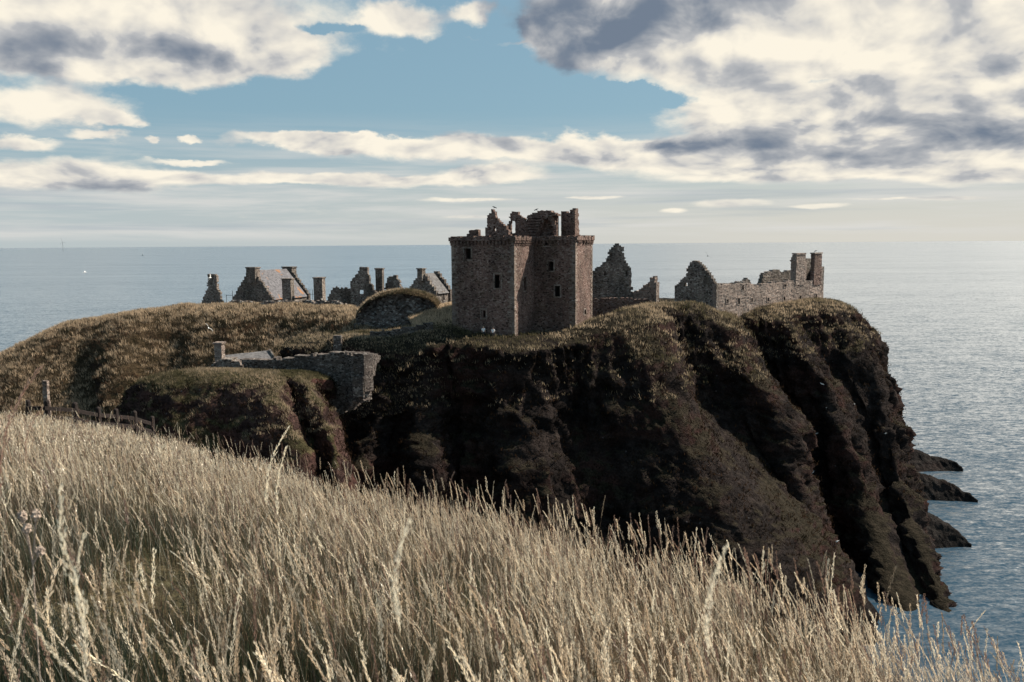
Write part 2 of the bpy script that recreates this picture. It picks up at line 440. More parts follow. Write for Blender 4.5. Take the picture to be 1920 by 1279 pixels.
def rock_disp(big=1.6, mid=.9, small=.35, soft=.25, shift=0.0):
    def f(V, N):
        steep = np.clip((0.80 - N[:, 2]) / .45, 0, 1)
        st = soft + (1 - soft) * steep
        Pq = V + shift
        # stretched vertically: ribs and clefts run down the face
        a = fbm(Pq * np.array([.10, .10, .045]), 3, .5)
        b = fbm(Pq * np.array([.28, .28, .13]), 4, .55, True)
        c = fbm(Pq * np.array([1.0, 1.0, .8]), 4, .6, True)
        led = pnoise(Pq * np.array([.05, .05, .55]))
        cr = fbm(Pq * np.array([.42, .42, .09]) + 3, 3, .5, True)
        crk = -np.clip(cr - .42, 0, 1) * 2.4
        zc = Pq[:, 2] * .33 + 1.6 * fbm(Pq * np.array([.07, .07, .05]), 3)
        fr_ = zc - np.floor(zc); stp = (np.clip(fr_ * 1.6, 0, 1) - .5) * .3
        blk = np.round(2.2 * fbm(Pq * np.array([.5, .5, .4]) + 7, 2)) / 2.2
        d = (big * a + mid * (b - .2) + small * c + .12 * mid * led + (.45 * mid) * (crk * .8 + stp * .8 + blk * .45) * steep) * st
        return N * d[:, None]
    return f

def W(x, y, z): return Vector((x, y, z))
# main headland, columns left to right, rows: back foot, back rim, far plateau, near plateau, rim, brow, middle, low, foot
def col(x_back, near, pts, foot, zfar=36.5, yb=205):
    return [W(x_back, yb + 22, -4), W(x_back, yb, 33), W(x_back * .97, yb - 30, zfar), near] + [PY(*p) for p in pts] + [foot]
net = [
 col(-60, W(-26, 150, 36.8), [(540, 640, 132), (560, 700, 127), (590, 800, 120), (600, 900, 114)], PY(600, 1100, 108)),
 col(-50, W(-22, 135, 37.0), [(612, 648, 118), (640, 715, 112), (655, 800, 108), (655, 900, 104)], PY(650, 1150, 99)),
 col(-40, W(-18, 124, 37.3), [(668, 662, 108), (708, 712, 104), (700, 790, 101), (668, 900, 96)], PY(640, 1200, 91)),
 col(-34, W(-15, 122, 37.6), [(705, 668, 107.5), (735, 715, 107), (738, 790, 105), (745, 900, 100)], PY(750, 1250, 94)),
 col(-28, W(-13, 121, 37.6), [(740, 660, 107), (768, 712, 104), (785, 800, 99.5), (800, 900, 95)], PY(810, 1270, 90)),
 col(-18, W(-9, 120, 37.5), [(840, 636, 108), (845, 690, 106), (850, 800, 103.5), (860, 950, 99)], PY(870, 1280, 93)),
 col(-8, W(0, 120, 37.4), [(955, 644, 106.5), (960, 700, 103.5), (975, 810, 99.5), (985, 950, 94)], PY(990, 1300, 88)),
 col(0, W(5, 122, 37.4), [(1045, 642, 109), (1055, 700, 107), (1085, 820, 104), (1110, 970, 98)], PY(1120, 1300, 92)),
 col(8, W(9, 125, 37.6), [(1120, 602, 113), (1150, 665, 108.5), (1195, 800, 103), (1260, 940, 96)], PY(1320, 1200, 89)),
 col(14, W(14, 128, 38.3), [(1195, 580, 117), (1225, 640, 111), (1285, 790, 103.5), (1395, 960, 96)], PY(1490, 1150, 89)),
 col(20, W(19, 132, 38.6), [(1240, 576, 123), (1262, 665, 120), (1310, 770, 115.5), (1470, 935, 106.5)], PY(1590, 1110, 100)),
 col(27, W(26, 138, 38.2), [(1310, 572, 127), (1335, 640, 122), (1370, 760, 118.5), (1460, 900, 114.5)], PY(1560, 1060, 109)),
 col(32, W(30, 143, 37.4), [(1362, 597, 129), (1412, 682, 122.5), (1490, 800, 117.5), (1505, 930, 113)], PY(1600, 1130, 106)),
 col(36, W(38, 150, 36.8), [(1372, 592, 142), (1425, 680, 142), (1470, 780, 140), (1500, 900, 137)], PY(1610, 1100, 124)),
 col(44, W(45, 156, 37.4), [(1445, 578, 147), (1490, 640, 141), (1560, 770, 135.5), (1625, 950, 127)], PY(1700, 1165, 107)),
 col(50, W(50, 160, 37.6), [(1492, 575, 150), (1530, 660, 146.5), (1618, 790, 141.5), (1668, 960, 132)], PY(1745, 1160, 109)),
 col(57, W(55, 166, 37.8), [(1545, 567, 154), (1600, 628, 149), (1660, 775, 141.5), (1702, 950, 129)], PZ(1792, 1172, -1)),
 col(61, W(60, 172, 37.5), [(1588, 574, 158), (1640, 640, 156), (1676, 770, 151), (1700, 900, 141)], PZ(1740, 1090, -2)),
 [W(62, 215, -4), W(62, 200, 33), W(63, 188, 36), W(63.5, 178, 37), W(66, 172, 34), W(71, 170, 27), W(74, 167, 17), W(75, 164, 8), W(75, 158, -3)],
 [W(66, 212, -4), W(66, 200, 30), W(65, 192, 35), W(65, 186, 36), W(69, 184, 33), W(76, 184, 25), W(79, 184, 15), W(80, 184, 6), W(81, 184, -4)],
]
for c_n in net:                       # every column goes on down under the sea
    ft = c_n[-1]
    c_n.append(W(ft.x + (1.5 if ft.x > 40 else 0), ft.y - .35 * max(ft.z, 0) - 1.0, min(-4.0, ft.z - 3)))
V, Fc = loft(net, [4, 3, 3, 1.0, .42, .42, .42, .42, .7, .7], .42, rock_disp(1.9, 2.2, .9, .14))
headland_V, headland_F = V, Fc
o = link('headland', np_mesh('headland', V, Fc), M_CLIFF, smooth=True)
tag(o, kind='structure')

# left grassy hill
def hcol(crest, pts, back=25):
    c = PY(*crest)
    ds = (9, 16, 27, 44)
    return [W(c.x, c.y + back + 30, -4), W(c.x, c.y + back, c.z - 12), W(c.x, c.y + 14, c.z - 1.6), c] + [PY(p[0], p[1], max(crest[2] - dd, p[2])) for p, dd in zip(pts, ds)]
net2 = [
 hcol((-420, 800, 140), [(-400, 860, 120), (-380, 930, 100), (-350, 1000, 80), (-300, 1150, 66)]),
 hcol((-150, 735, 146), [(-150, 790, 130), (-140, 850, 108), (-100, 940, 84), (-80, 1100, 68)]),
 hcol((0, 668, 150), [(5, 705, 138), (20, 770, 116), (30, 860, 90), (40, 1000, 70)]),
 hcol((60, 636, 151), [(70, 690, 138), (90, 760, 116), (100, 860, 90), (100, 1000, 70)]),
 hcol((120, 613, 152), [(130, 670, 137), (150, 750, 113), (160, 860, 90), (160, 1000, 70)]),
 hcol((200, 600, 153), [(170, 660, 142), (190, 750, 120), (220, 860, 92), (220, 1000, 72)], 30),
 hcol((255, 592, 150), [(225, 655, 134), (225, 740, 112), (260, 860, 92), (260, 1000, 72)], 34),
 hcol((330, 584, 152), [(315, 660, 137), (320, 740, 116), (330, 860, 94), (330, 1000, 74)], 34),
 hcol((430, 583, 150), [(420, 650, 130), (420, 720, 112), (430, 860, 96), (430, 1000, 76)], 40),
 hcol((520, 583, 147), [(515, 650, 126), (515, 710, 112), (520, 860, 100), (520, 1000, 80)], 40),
 hcol((600, 585, 143), [(595, 640, 122), (590, 700, 110), (590, 860, 103), (600, 1000, 84)], 40),
 hcol((650, 588, 138), [(640, 630, 124), (620, 680, 112), (625, 860, 107), (640, 1000, 90)], 30),
 hcol((690, 612, 130), [(680, 640, 121), (650, 690, 114), (650, 860, 110), (660, 1000, 95)], 30),
 hcol((720, 640, 124), [(700, 660, 120), (670, 710, 117), (670, 860, 113), (680, 1000, 100)], 30)]
for c_n in net2 + [c for c in []]: c_n.append(W(c_n[-1].x, c_n[-1].y - 8, -4))
V2, F2 = loft(net2, [5, 3, 1.5, .8, .7, .8, 1.2, 3], .8, rock_disp(2.6, 1.5, .6, .34, 40.0))
o = link('hill', np_mesh('hill', V2, F2), M_HILL, smooth=True)
tag(o, kind='structure')

# gate knoll in front of the curtain wall
def kcol(back, pts): return [W(*back)] + [PY(*p) for p in pts]
net3 = [
 kcol((-40, 108, 22), [(225, 800, 102), (215, 830, 99), (205, 870, 96), (200, 960, 92), (200, 1100, 87)]),
 kcol((-38, 103, 31), [(262, 728, 97), (258, 760, 94), (248, 810, 91.5), (240, 900, 88), (230, 1100, 82)]),
 kcol((-36, 101, 34), [(300, 703, 95), (292, 724, 92), (282, 780, 89.5), (275, 880, 86), (265, 1100, 80)]),
 kcol((-32, 100, 34.6), [(360, 695, 95), (358, 712, 91), (352, 780, 88), (350, 880, 85), (345, 1100, 79)]),
 kcol((-28, 100, 34.4), [(430, 695, 94), (430, 712, 90.5), (428, 780, 88), (428, 890, 84.5), (425, 1100, 78)]),
 kcol((-25, 100, 34.3), [(490, 698, 94), (500, 716, 90), (505, 775, 86.5), (520, 900, 82), (520, 1150, 76)]),
 kcol((-24, 100, 34.3), [(525, 699, 93), (530, 722, 90), (548, 800, 85.5), (575, 880, 82), (590, 1150, 76)]),
 kcol((-23, 100, 34.3), [(545, 700, 93), (548, 735, 91.4), (572, 800, 88.3), (600, 880, 85.5), (610, 1150, 80)]),
 kcol((-22, 99, 34.2), [(566, 706, 93), (592, 745, 89), (614, 805, 86), (636, 900, 83), (640, 1150, 78)]),
 kcol((-21, 99, 33), [(585, 722, 94), (612, 768, 91.5), (632, 830, 89.5), (655, 920, 87), (665, 1150, 82)]),
 kcol((-20.5, 100, 30), [(596, 760, 97), (615, 810, 96), (630, 860, 95), (645, 940, 93), (650, 1150, 88)])]
for c_n in net3: c_n.append(W(c_n[-1].x, c_n[-1].y - 6, -4))
V3, F3 = loft(net3, [1, .5, .45, .45, .5, .8, 2], .4, rock_disp(.8, 1.2, .5, .12, 90.0))
o = link('knoll', np_mesh('knoll', V3, F3), M_KNOLL, smooth=True)
tag(o, kind='structure')

# grassy ledge between keep rock and curtain wall
net5 = [
 [W(-25, 122, 36.5), PY(618, 632, 114), PY(615, 650, 112), PY(618, 690, 110), PY(620, 800, 106)],
 [W(-23, 122, 37.2), PY(645, 631, 111), PY(642, 655, 108.5), PY(650, 690, 108), PY(650, 800, 104)],
 [W(-20, 122, 37.3), PY(680, 634, 110), PY(690, 655, 106.5), PY(690, 690, 105.5), PY(690, 780, 101)],
 [W(-17, 122, 37.5), PY(730, 634, 110), PY(735, 655, 106), PY(735, 685, 105), PY(735, 780, 102)],
 [W(-13, 120, 38.4), PY(790, 624, 111), PY(790, 645, 107), PY(795, 675, 104.5), PY(795, 760, 102)],
 [W(-9, 119, 38.6), PY(846, 614, 113), PY(846, 634, 108.5), PY(846, 665, 106), PY(846, 740, 104)],
 [W(-7, 119, 38.0), PY(880, 624, 112), PY(885, 637, 108.3), PY(890, 665, 106), PY(890, 740, 104)]]
V5, F5 = loft(net5, .5, .5, rock_disp(.5, .4, .2, .5, 22.0))
o = link('grass_ledge', np_mesh('grass_ledge', V5, F5), M_CLIFF, smooth=True)
tag(o, kind='structure')

# sunny bank left of the keep behind the ledge
net6 = [
 [W(-16, 140, 38.5), PY(770, 596, 124), PY(775, 606, 119), PY(780, 618, 114), PY(780, 640, 112)],
 [W(-13, 140, 39.2), PY(805, 584, 126), PY(800, 598, 120), PY(805, 614, 115), PY(805, 640, 112)],
 [W(-9, 140, 39.6), PY(838, 573, 127), PY(835, 590, 121), PY(838, 610, 115), PY(838, 640, 112)],
 [W(-6, 138, 39.6), PY(872, 572, 127), PY(872, 590, 121), PY(872, 610, 117), PY(872, 640, 114)]]
V6, F6 = loft(net6, .6, .6, rock_disp(.4, .25, .1, .6, 11.0))
o = link('grassy_bank', np_mesh('grassy_bank', V6, F6), M_HILL, smooth=True)
tag(o, kind='structure')

# ---------------------------------------------------------------- the near slope
EU = [-400, 0, 200, 400, 600, 800, 1000, 1200, 1400, 1600, 1800, 1920, 2400]
EV = [735, 775, 806, 852, 912, 960, 1000, 1062, 1122, 1192, 1278, 1330, 1560]
ED = [40, 36, 32, 26, 19, 14.5, 12, 10.5, 9.5, 8.5, 7.6, 7, 5.5]
eaz, er, ez = [], [], []
for a_, b_, c_ in zip(EU, EV, ED):
    P_ = PY(a_, b_, c_)
    eaz.append(math.atan2(P_.x, P_.y)); er.append(math.hypot(P_.x, P_.y)); ez.append(P_.z - .55)
eaz = np.array(eaz); er = np.array(er); ez = np.array(ez)
def ground(x, y):
    x = np.asarray(x, float); y = np.asarray(y, float)
    a = np.arctan2(x, y); r = np.hypot(x, y)
    re = np.interp(a, eaz, er); ze = np.interp(a, eaz, ez)
    z0 = 48.38
    s = r / re
    z = z0 + (ze - z0) * np.minimum(s, 1.0) ** 1.06
    sl = (ze - z0) / re
    d = np.maximum(r - re, 0)
    z = z + sl * d - .55 * np.minimum(d, 40) * (1 - np.exp(-d / 3.0))
    z = z + .07 * pnoise(np.stack([x * .5, y * .5, x * 0], -1).reshape(-1, 3)).reshape(x.shape) * np.clip(r / 4, 0, 1)
    z = np.where(y < 0, z0 + np.clip(-y, 0, 20) * .05, z)
    return z
th = np.radians(np.linspace(-75, 75, 151)); rr = np.concatenate([np.linspace(0.0, 40, 100), np.linspace(41, 75, 25)])
T_, R_ = np.meshgrid(th, rr)
gx, gy = R_ * np.sin(T_), R_ * np.cos(T_) - .8
gz = np.maximum(ground(gx, gy), -3)
Vg = np.stack([gx, gy, gz], -1).reshape(-1, 3)
idx = np.arange(Vg.shape[0]).reshape(gx.shape)
Fg = np.stack([idx[:-1, :-1], idx[:-1, 1:], idx[1:, 1:], idx[1:, :-1]], -1).reshape(-1, 4)
o = link('near_slope', np_mesh('near_slope', Vg, Fg), M_FORE, smooth=True)
tag(o, kind='structure')

# ---------------------------------------------------------------- sea
ang = np.linspace(0, 2 * np.pi, 97)[:-1]
rings = [0, 200, 1000, 5000, 20000, 60000]
Vs = [(0, 0, 0)]
for r_ in rings[1:]:
    Vs += [(r_ * math.cos(a), r_ * math.sin(a), 0) for a in ang]
Fs3 = np.array([[0, 1 + i, 1 + (i + 1) % 96] for i in range(96)])
Fs4 = []
for k_ in range(len(rings) - 2):
    b0 = 1 + k_ * 96; b1 = b0 + 96
    Fs4 += [[b0 + i, b1 + i, b1 + (i + 1) % 96, b0 + (i + 1) % 96] for i in range(96)]
o = link('sea', np_mesh('sea', np.array(Vs, float), [Fs3, np.array(Fs4)]), M_SEA)
tag(o, kind='structure')

# skerries at the foot of the headland
def skerry(pix, ybase, label, top, depth):
    """pix: waterline left u, right u ; top list of (u, height)"""
    us = np.linspace(pix[0], pix[1], 46)
    net = []
    for u_ in us:
        s = (u_ - pix[0]) / (pix[1] - pix[0])
        vline = ybase[0] + (ybase[1] - ybase[0]) * s
        c = PZ(u_, vline, 0)
        h = np.interp(s, [a for a, b in top], [b for a, b in top])
        dd = depth * (1 - s ** 3) + .3
        net.append([W(c.x, c.y + dd * 1.6, -1.2), W(c.x, c.y + dd, h * .55), W(c.x, c.y + dd * .55, h), W(c.x, c.y + .25 * dd, h * .45), W(c.x, c.y, -.6), W(c.x, c.y - .6, -1.4)])
    A = np.array([[list(p) for p in c] for c in net])
    V_, F_ = loft([[Vector(p) for p in c] for c in A], .45, .45, lambda V, N: N * (.8 * fbm(V * .35, 4, .6, True) * .8 - .15)[:, None] * np.clip(V[:, 2:3] / 2 + .5, 0, 1))
    org = PZ(sum(pix) / 2, ybase[0], 0)
    o = link('sea_rock', np_mesh('sea_rock', V_, F_), M_SKERRY, smooth=True, origin=org)
    return tag(o, label, 'sea rock', 'dark rocks running out from the foot of the headland')
skerry((1660, 1806), (888, 884), 'low dark rock spit farthest from the viewer at the foot of the headland', [(0, 6), (.3, 5), (.55, 3.4), (.75, 2.0), (.95, 1.6), (1, .2)], 14)
skerry((1670, 1834), (938, 942), 'long dark rock spit between the other two in the sea', [(0, 4.2), (.4, 4.0), (.7, 3.0), (.9, 1.6), (1, .2)], 11)
skerry((1680, 1822), (1035, 1026), 'dark wedge shaped rock nearest the viewer, rising to the cliff foot', [(0, 8), (.3, 6.6), (.6, 4.4), (.85, 2.4), (1, .2)], 13)

# ---------------------------------------------------------------- masonry
def inpoly(x, y, poly):
    c = False; n = len(poly); j = n - 1
    for i in range(n):
        xi, yi = poly[i]; xj, yj = poly[j]
        if (yi > y) != (yj > y) and x < (xj - xi) * (y - yi) / (yj - yi) + xi: c = not c
        j = i
    return c
class Plane:
    def __init__(s, a, b):
        s.a = Vector((a[0], a[1], 0)); s.d = (Vector((b[0], b[1], 0)) - s.a); s.L = s.d.length; s.d.normalize()
        s.n = Vector((s.d.y, -s.d.x, 0))      # towards the viewer when a is left of b
    def px(s, u, v):
        r = ray(u, v)
        o = Vector((0, 0, CAMZ))
        t = (s.a - o).dot(s.n) / r.dot(s.n)
        p = o + r * t
        return ((p - s.a).dot(s.d), p.z)
    def pt(s, x, z, dep=0.0):
        return s.a + s.d * x + Vector((0, 0, z)) + s.n * dep
def masonry(name, pl, poly, mat, parent, thick=.9, holes=(), cell=(.42, .3), jit=.05, rag=.35, px=True, seed=1, dep=0.0, face_jit=.05):
    r = random.Random(seed)
    if px:
        poly = [pl.px(*p) for p in poly]
        holes = [[pl.px(*p) for p in h] for h in holes]
    x0 = min(p[0] for p in poly); x1 = max(p[0] for p in poly); z0 = min(p[1] for p in poly); z1 = max(p[1] for p in poly)
    nx = max(1, round((x1 - x0) / cell[0])); nz = max(1, round((z1 - z0) / cell[1]))
    cx, cz = (x1 - x0) / nx, (z1 - z0) / nz
    mask = {}
    for i in range(nx):
        for j in range(nz):
            xx, zc = x0 + (i + .5) * cx, z0 + (j + .5) * cz
            e = rag * (1 if 0 < i < nx - 1 else 0)
            xj, zj = xx + r.uniform(-e, e) * cx, zc + r.uniform(-e, e) * cz
            if inpoly(xj, zj, poly) and not any(inpoly(xx, zc, h) for h in holes): mask[i, j] = 1
    for h in holes:
        hx, hz_ = sum(p[0] for p in h) / len(h), sum(p[1] for p in h) / len(h)
        mask.pop((int((hx - x0) / cx), int((hz_ - z0) / cz)), None)
        if abs(h[0][1] - h[2][1]) > cz * 1.3: mask.pop((int((hx - x0) / cx), int((hz_ - z0) / cz) + 1), None)
    vs, fs, vf, vb = [], [], {}, {}
    def node(i, j, back):
        dct = vb if back else vf
        if (i, j) not in dct:
            rr_ = random.Random(hash((i, j, seed)))
            jx = rr_.uniform(-jit, jit) * (0 if i in (0, nx) else 1); jz = rr_.uniform(-jit, jit)
            dj = rr_.uniform(-face_jit, face_jit)
            dct[i, j] = len(vs)
            vs.append(pl.pt(x0 + i * cx + jx, z0 + j * cz + jz, dep + (dj - thick if back else dj)))
        return dct[i, j]
    for (i, j) in mask:
        a, b, c, d = [node(*q_, False) for q_ in ((i, j), (i + 1, j), (i + 1, j + 1), (i, j + 1))]
        e, f, g, h = [node(*q_, True) for q_ in ((i, j), (i + 1, j), (i + 1, j + 1), (i, j + 1))]
        fs.append((a, b, c, d)); fs.append((h, g, f, e))
        if (i - 1, j) not in mask: fs.append((e, a, d, h))
        if (i + 1, j) not in mask: fs.append((b, f, g, c))
        if (i, j - 1) not in mask: fs.append((e, f, b, a))
        if (i, j + 1) not in mask: fs.append((d, c, g, h))
    me = bpy.data.meshes.new(name); me.from_pydata(vs, [], fs); me.update()
    return link(name, me, mat, parent)
def box_mesh(name, c, ax, ay, az_, mat, parent, jit=0.0, origin=None, bevel=0.0):
    """c centre, ax ay az_ half-extent vectors"""
    bm = bmesh.new()
    vv = {}
    for i in (-1, 1):
        for j in (-1, 1):
            for k_ in (-1, 1):
                vv[i, j, k_] = bm.verts.new(Vector(c) + Vector(ax) * i + Vector(ay) * j + Vector(az_) * k_ + Vector([rnd.uniform(-jit, jit) for _ in range(3)]))
    for f in (((-1, -1, -1), (-1, 1, -1), (1, 1, -1), (1, -1, -1)), ((-1, -1, 1), (1, -1, 1), (1, 1, 1), (-1, 1, 1)), ((-1, -1, -1), (1, -1, -1), (1, -1, 1), (-1, -1, 1)),
              ((1, -1, -1), (1, 1, -1), (1, 1, 1), (1, -1, 1)), ((1, 1, -1), (-1, 1, -1), (-1, 1, 1), (1, 1, 1)), ((-1, 1, -1), (-1, -1, -1), (-1, -1, 1), (-1, 1, 1))):
        bm.faces.new([vv[x] for x in f])
    bmesh.ops.recalc_face_normals(bm, faces=bm.faces)
    if bevel: bmesh.ops.bevel(bm, geom=list(bm.edges), offset=bevel, segments=1, affect='EDGES')
    me = bpy.data.meshes.new(name); bm.to_mesh(me); bm.free()
    return link(name, me, mat, parent, origin=origin)
def niche(pl, rect, parent, depth=.85, name='window', m1=None):
    """window recess: jambs and a dark back, rect = pixel (u0,v0,u1,v1)"""
    a = pl.px(rect[0], rect[3]); b = pl.px(rect[2], rect[1])
    x0, x1, z0, z1 = a[0], b[0], a[1], b[1]
    g = .2
    vs, fs = [], []
    def ring(ex, dep): 
        n0 = len(vs)
        for (x, z) in ((x0 - ex, z0 - ex), (x1 + ex, z0 - ex), (x1 + ex, z1 + ex), (x0 - ex, z1 + ex)): vs.append(pl.pt(x, z, dep))
        return n0
    r0, r1, r2, r3 = ring(g, .055), ring(0, .075), ring(0, -depth), ring(g, -depth)
    for p_, q_ in ((r0, r1), (r1, r2), (r3, r0)):
        for i in range(4): fs.append((p_ + i, p_ + (i + 1) % 4, q_ + (i + 1) % 4, q_ + i))
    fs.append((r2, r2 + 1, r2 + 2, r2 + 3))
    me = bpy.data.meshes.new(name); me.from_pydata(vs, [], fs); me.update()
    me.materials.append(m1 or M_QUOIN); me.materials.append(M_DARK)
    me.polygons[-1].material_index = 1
    for i in range(4, 8): me.polygons[i].material_index = 1  # reveals and back coloured dark to stand in for the shade inside
    return link(name, me, None, parent)
def rectp(u0, v0, u1, v1): return [(u0, v1), (u1, v1), (u1, v0), (u0, v0)]

# --- the keep
A = (-8.1, 113.5); B = (0.35, 110.0); C = (3.2, 116.9); E = (8.76, 114.6); Fp = (11.8, 122.0)
G = (Fp[0] - .924 * 14.6, Fp[1] + .383 * 14.6)
keep = empty('castle_keep', (1, 115, 36.5), 'tall roofless red stone tower with broken gables on its top, standing on the cliff edge', 'castle tower')
P_AB, P_BC, P_CE, P_EF, P_FG, P_GA = Plane(A, B), Plane(B, C), Plane(C, E), Plane(E, Fp), Plane(Fp, G), Plane(G, A)
ZB, ZT = 34.5, 51.0
def kw(pl, holes, seed, e0=0, e1=0, cell=(.42, .3)):
    poly = [(e0, ZB), (pl.L - e1, ZB), (pl.L - e1, ZT - .1), (pl.L * .66, ZT + .0), (pl.L * .33, ZT - .05), (e0, ZT - .1)]
    hs = [[pl.px(*p) for p in rectp(*h)] for h in holes]
    return masonry('wall', pl, poly, M_KEEP, keep, 1.1, hs, cell, .05, .3, False, seed, face_jit=.035)
HW1 = [(871, 466, 883, 487), (928, 514, 939, 540), (903, 581, 911, 596)]
HW2 = [(981, 519, 986, 545)]
HW3 = [(1028, 490, 1038, 508), (1041, 536, 1050, 556), (1020, 452, 1031, 461)]
HW4 = [(1095, 580, 1098, 590)]
for pl_, hs_, sd_ in ((P_AB, HW1, 1), (P_BC, HW2, 2), (P_CE, HW3, 3), (P_EF, HW4, 4), (P_FG, [], 5), (P_GA, [], 6)):
    kw(pl_, hs_, sd_, 0, .04, (.42, .3) if sd_ < 5 else (1, 1))
    for h in hs_: niche(pl_, h, keep)
niche(P_AB, (945, 479, 948, 485), keep)
# buttress-like projecting pier on the left wing front
masonry('pilaster', P_AB, rectp(866, 452, 901, 655), M_KEEP, keep, .25, [], (.42, .3), .04, .3, True, 21, dep=.13, face_jit=.03) if False else None
# corbelled parapet
def parapet(pl, seed, x0=-.25, x1=.25):
    r = random.Random(seed)
    bm = bmesh.new()
    def bx(xa, xb, za, zb, d0, d1):
        vv = [bm.verts.new(pl.pt(x, z, d)) for d in (d0, d1) for (x, z) in ((xa, za), (xb, za), (xb, zb), (xa, zb))]
        for f in ((0, 1, 2, 3), (7, 6, 5, 4), (0, 4, 5, 1), (1, 5, 6, 2), (2, 6, 7, 3), (3, 7, 4, 0)): bm.faces.new([vv[i] for i in f])
    L = pl.L + x1
    x = x0
    while x < L - .3:
        wd = r.uniform(.4, .9)
        if r.random() > .03:
            tp = r.uniform(.05, .34)
            bx(x, min(x + wd, L) - .02, 50.42 + r.uniform(-.03, .03), 50.78 + tp, .33 + r.uniform(-.04, .04), -.4)
        x += wd
    x = x0 + .1
    while x < L - .3:
        if r.random() > .15:
            z = 50.4
            bx(x, x + .27, z - .33, z, .26 + r.uniform(-.04, .02), -.02)
            bx(x + .03, x + .24, z - .62, z - .34, .14, -.02)
        x += .52
    bmesh.ops.recalc_face_normals(bm, faces=bm.faces)
    me = bpy.data.meshes.new('parapet'); bm.to_mesh(me); bm.free()
    link('parapet', me, M_KEEP, keep)
for i_, pl_ in enumerate((P_AB, P_BC, P_CE, P_EF, P_FG, P_GA)): parapet(pl_, 40 + i_)
# wall-head walk behind the parapet
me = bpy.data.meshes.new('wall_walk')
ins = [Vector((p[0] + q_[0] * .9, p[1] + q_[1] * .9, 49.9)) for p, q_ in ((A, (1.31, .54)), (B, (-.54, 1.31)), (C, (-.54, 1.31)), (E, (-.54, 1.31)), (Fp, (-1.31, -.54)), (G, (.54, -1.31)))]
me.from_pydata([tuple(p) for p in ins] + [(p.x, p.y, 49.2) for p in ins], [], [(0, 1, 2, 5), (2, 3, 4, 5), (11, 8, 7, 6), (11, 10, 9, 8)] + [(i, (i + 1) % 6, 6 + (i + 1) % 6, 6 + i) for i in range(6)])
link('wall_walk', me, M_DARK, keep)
# dressed corner stones
def quoins(pl1, pl2, seed, z0=36.0):
    """pl1 ends where pl2 starts"""
    bm = bmesh.new(); z = z0; i = 0; r = random.Random(seed)
    crn = pl1.pt(pl1.L, 0)
    while z < 50.2:
        h = r.uniform(.28, .38); la, lb = (.85, .45) if i % 2 else (.45, .85)
        la *= r.uniform(.8, 1.2); lb *= r.uniform(.8, 1.2); pr_ = .045
        P0_ = crn + pl1.n * pr_ + pl2.n * pr_
        a_ = P0_ - pl1.d * (la + pr_); b_ = P0_ + pl2.d * (lb + pr_)
        vv = []
        for zz_ in (z, z + h - .02):
            for q_ in (a_, P0_, b_, b_ - pl2.n * .3, crn - pl1.n * .25 - pl2.n * .25, a_ - pl1.n * .3): vv.append(bm.verts.new(Vector((q_.x, q_.y, zz_))))
        for k_ in range(6): bm.faces.new([vv[k_], vv[(k_ + 1) % 6], vv[6 + (k_ + 1) % 6], vv[6 + k_]])
        bm.faces.new(vv[:6]); bm.faces.new(vv[6:])
        z += h; i += 1
    bmesh.ops.recalc_face_normals(bm, faces=bm.faces)
    me = bpy.data.meshes.new('quoins'); bm.to_mesh(me); bm.free()
    link('quoins', me, M_QUOIN, keep)
quoins(P_AB, P_BC, 1); quoins(P_CE, P_EF, 2); quoins(P_GA, P_AB, 3); quoins(P_EF, P_FG, 4)
# ruins on the wall head
T1 = Plane((-8, 117.5), (4, 113.3)); T2 = Plane((-3, 119.5), (9, 115.5)); T3 = Plane((-1, 120), (12, 116.0))
masonry('gable', T1, [(910, 443), (912, 424), (915, 405), (920, 402), (922, 394), (926, 393), (931, 408), (938, 417), (946, 423), (952, 432), (957, 443)], M_KEEP, keep, .8, [rectp(926, 425, 930, 433)], (.3, .24), .08, .4, seed=51)
masonry('broken_wall', T1, [(875, 446), (878, 436), (886, 431), (895, 432), (897, 446)], M_KEEP, keep, .9, [], (.35, .25), .1, .4, seed=52)
masonry('gable', T2, [(949, 443), (948, 426), (955, 415), (956, 400), (960, 397), (970, 398), (977, 408), (984, 410), (988, 416), (990, 443)], M_KEEP, keep, .8, [rectp(958, 415, 966, 437)], (.24, .22), .05, .2, seed=53)
# stair turret with its exposed newel steps
masonry('turret', T3, [(1008, 443), (1012, 428), (1020, 402), (1000, 398), (1010, 396), (1022, 395), (1037, 398), (1045, 401), (1044, 443)], M_KEEP, keep, .8, [], (.3, .24), .08, .3, seed=54)
T3b = Plane((T3.a.x - .2 + T3.d.x * 0, T3.a.y - 1.2), (T3.a.x + T3.d.x * 10, T3.a.y - 1.2 + T3.d.y * 10))
masonry('turret_arch', T3b, [(1003, 443), (1011, 418), (1019, 404), (1027, 400), (1034, 404), (1044, 425), (1044, 443), (1039, 443), (1036, 422), (1028, 409), (1020, 412), (1012, 432), (1008, 443)], M_KEEP, keep, .5, [], (.24, .2), .05, .2, seed=55)
masonry('turret_roof', T3b, [(990, 406), (996, 400), (1012, 396), (1022, 395), (1040, 398), (1045, 404), (1042, 407), (1030, 402), (1018, 406), (1010, 408), (990, 409)], M_KEEP, keep, 2.0, [], (.3, .22), .06, .3, seed=56)
stb = bmesh.new()
for i in range(7):
    v0 = 406 + i * 5.2
    a_ = T3b.px(988, v0); b_ = T3b.px(1016 - i * 1.2, v0 + 3.2)
    vv = [stb.verts.new(T3b.pt(x, z, d)) for d in (.1 + i * .06, -1.3) for (x, z) in ((a_[0], b_[1]), (b_[0], b_[1]), (b_[0], a_[1]), (a_[0], a_[1]))]
    for f in ((0, 1, 2, 3), (7, 6, 5, 4), (0, 4, 5, 1), (1, 5, 6, 2), (2, 6, 7, 3), (3, 7, 4, 0)): stb.faces.new([vv[i_] for i_ in f])
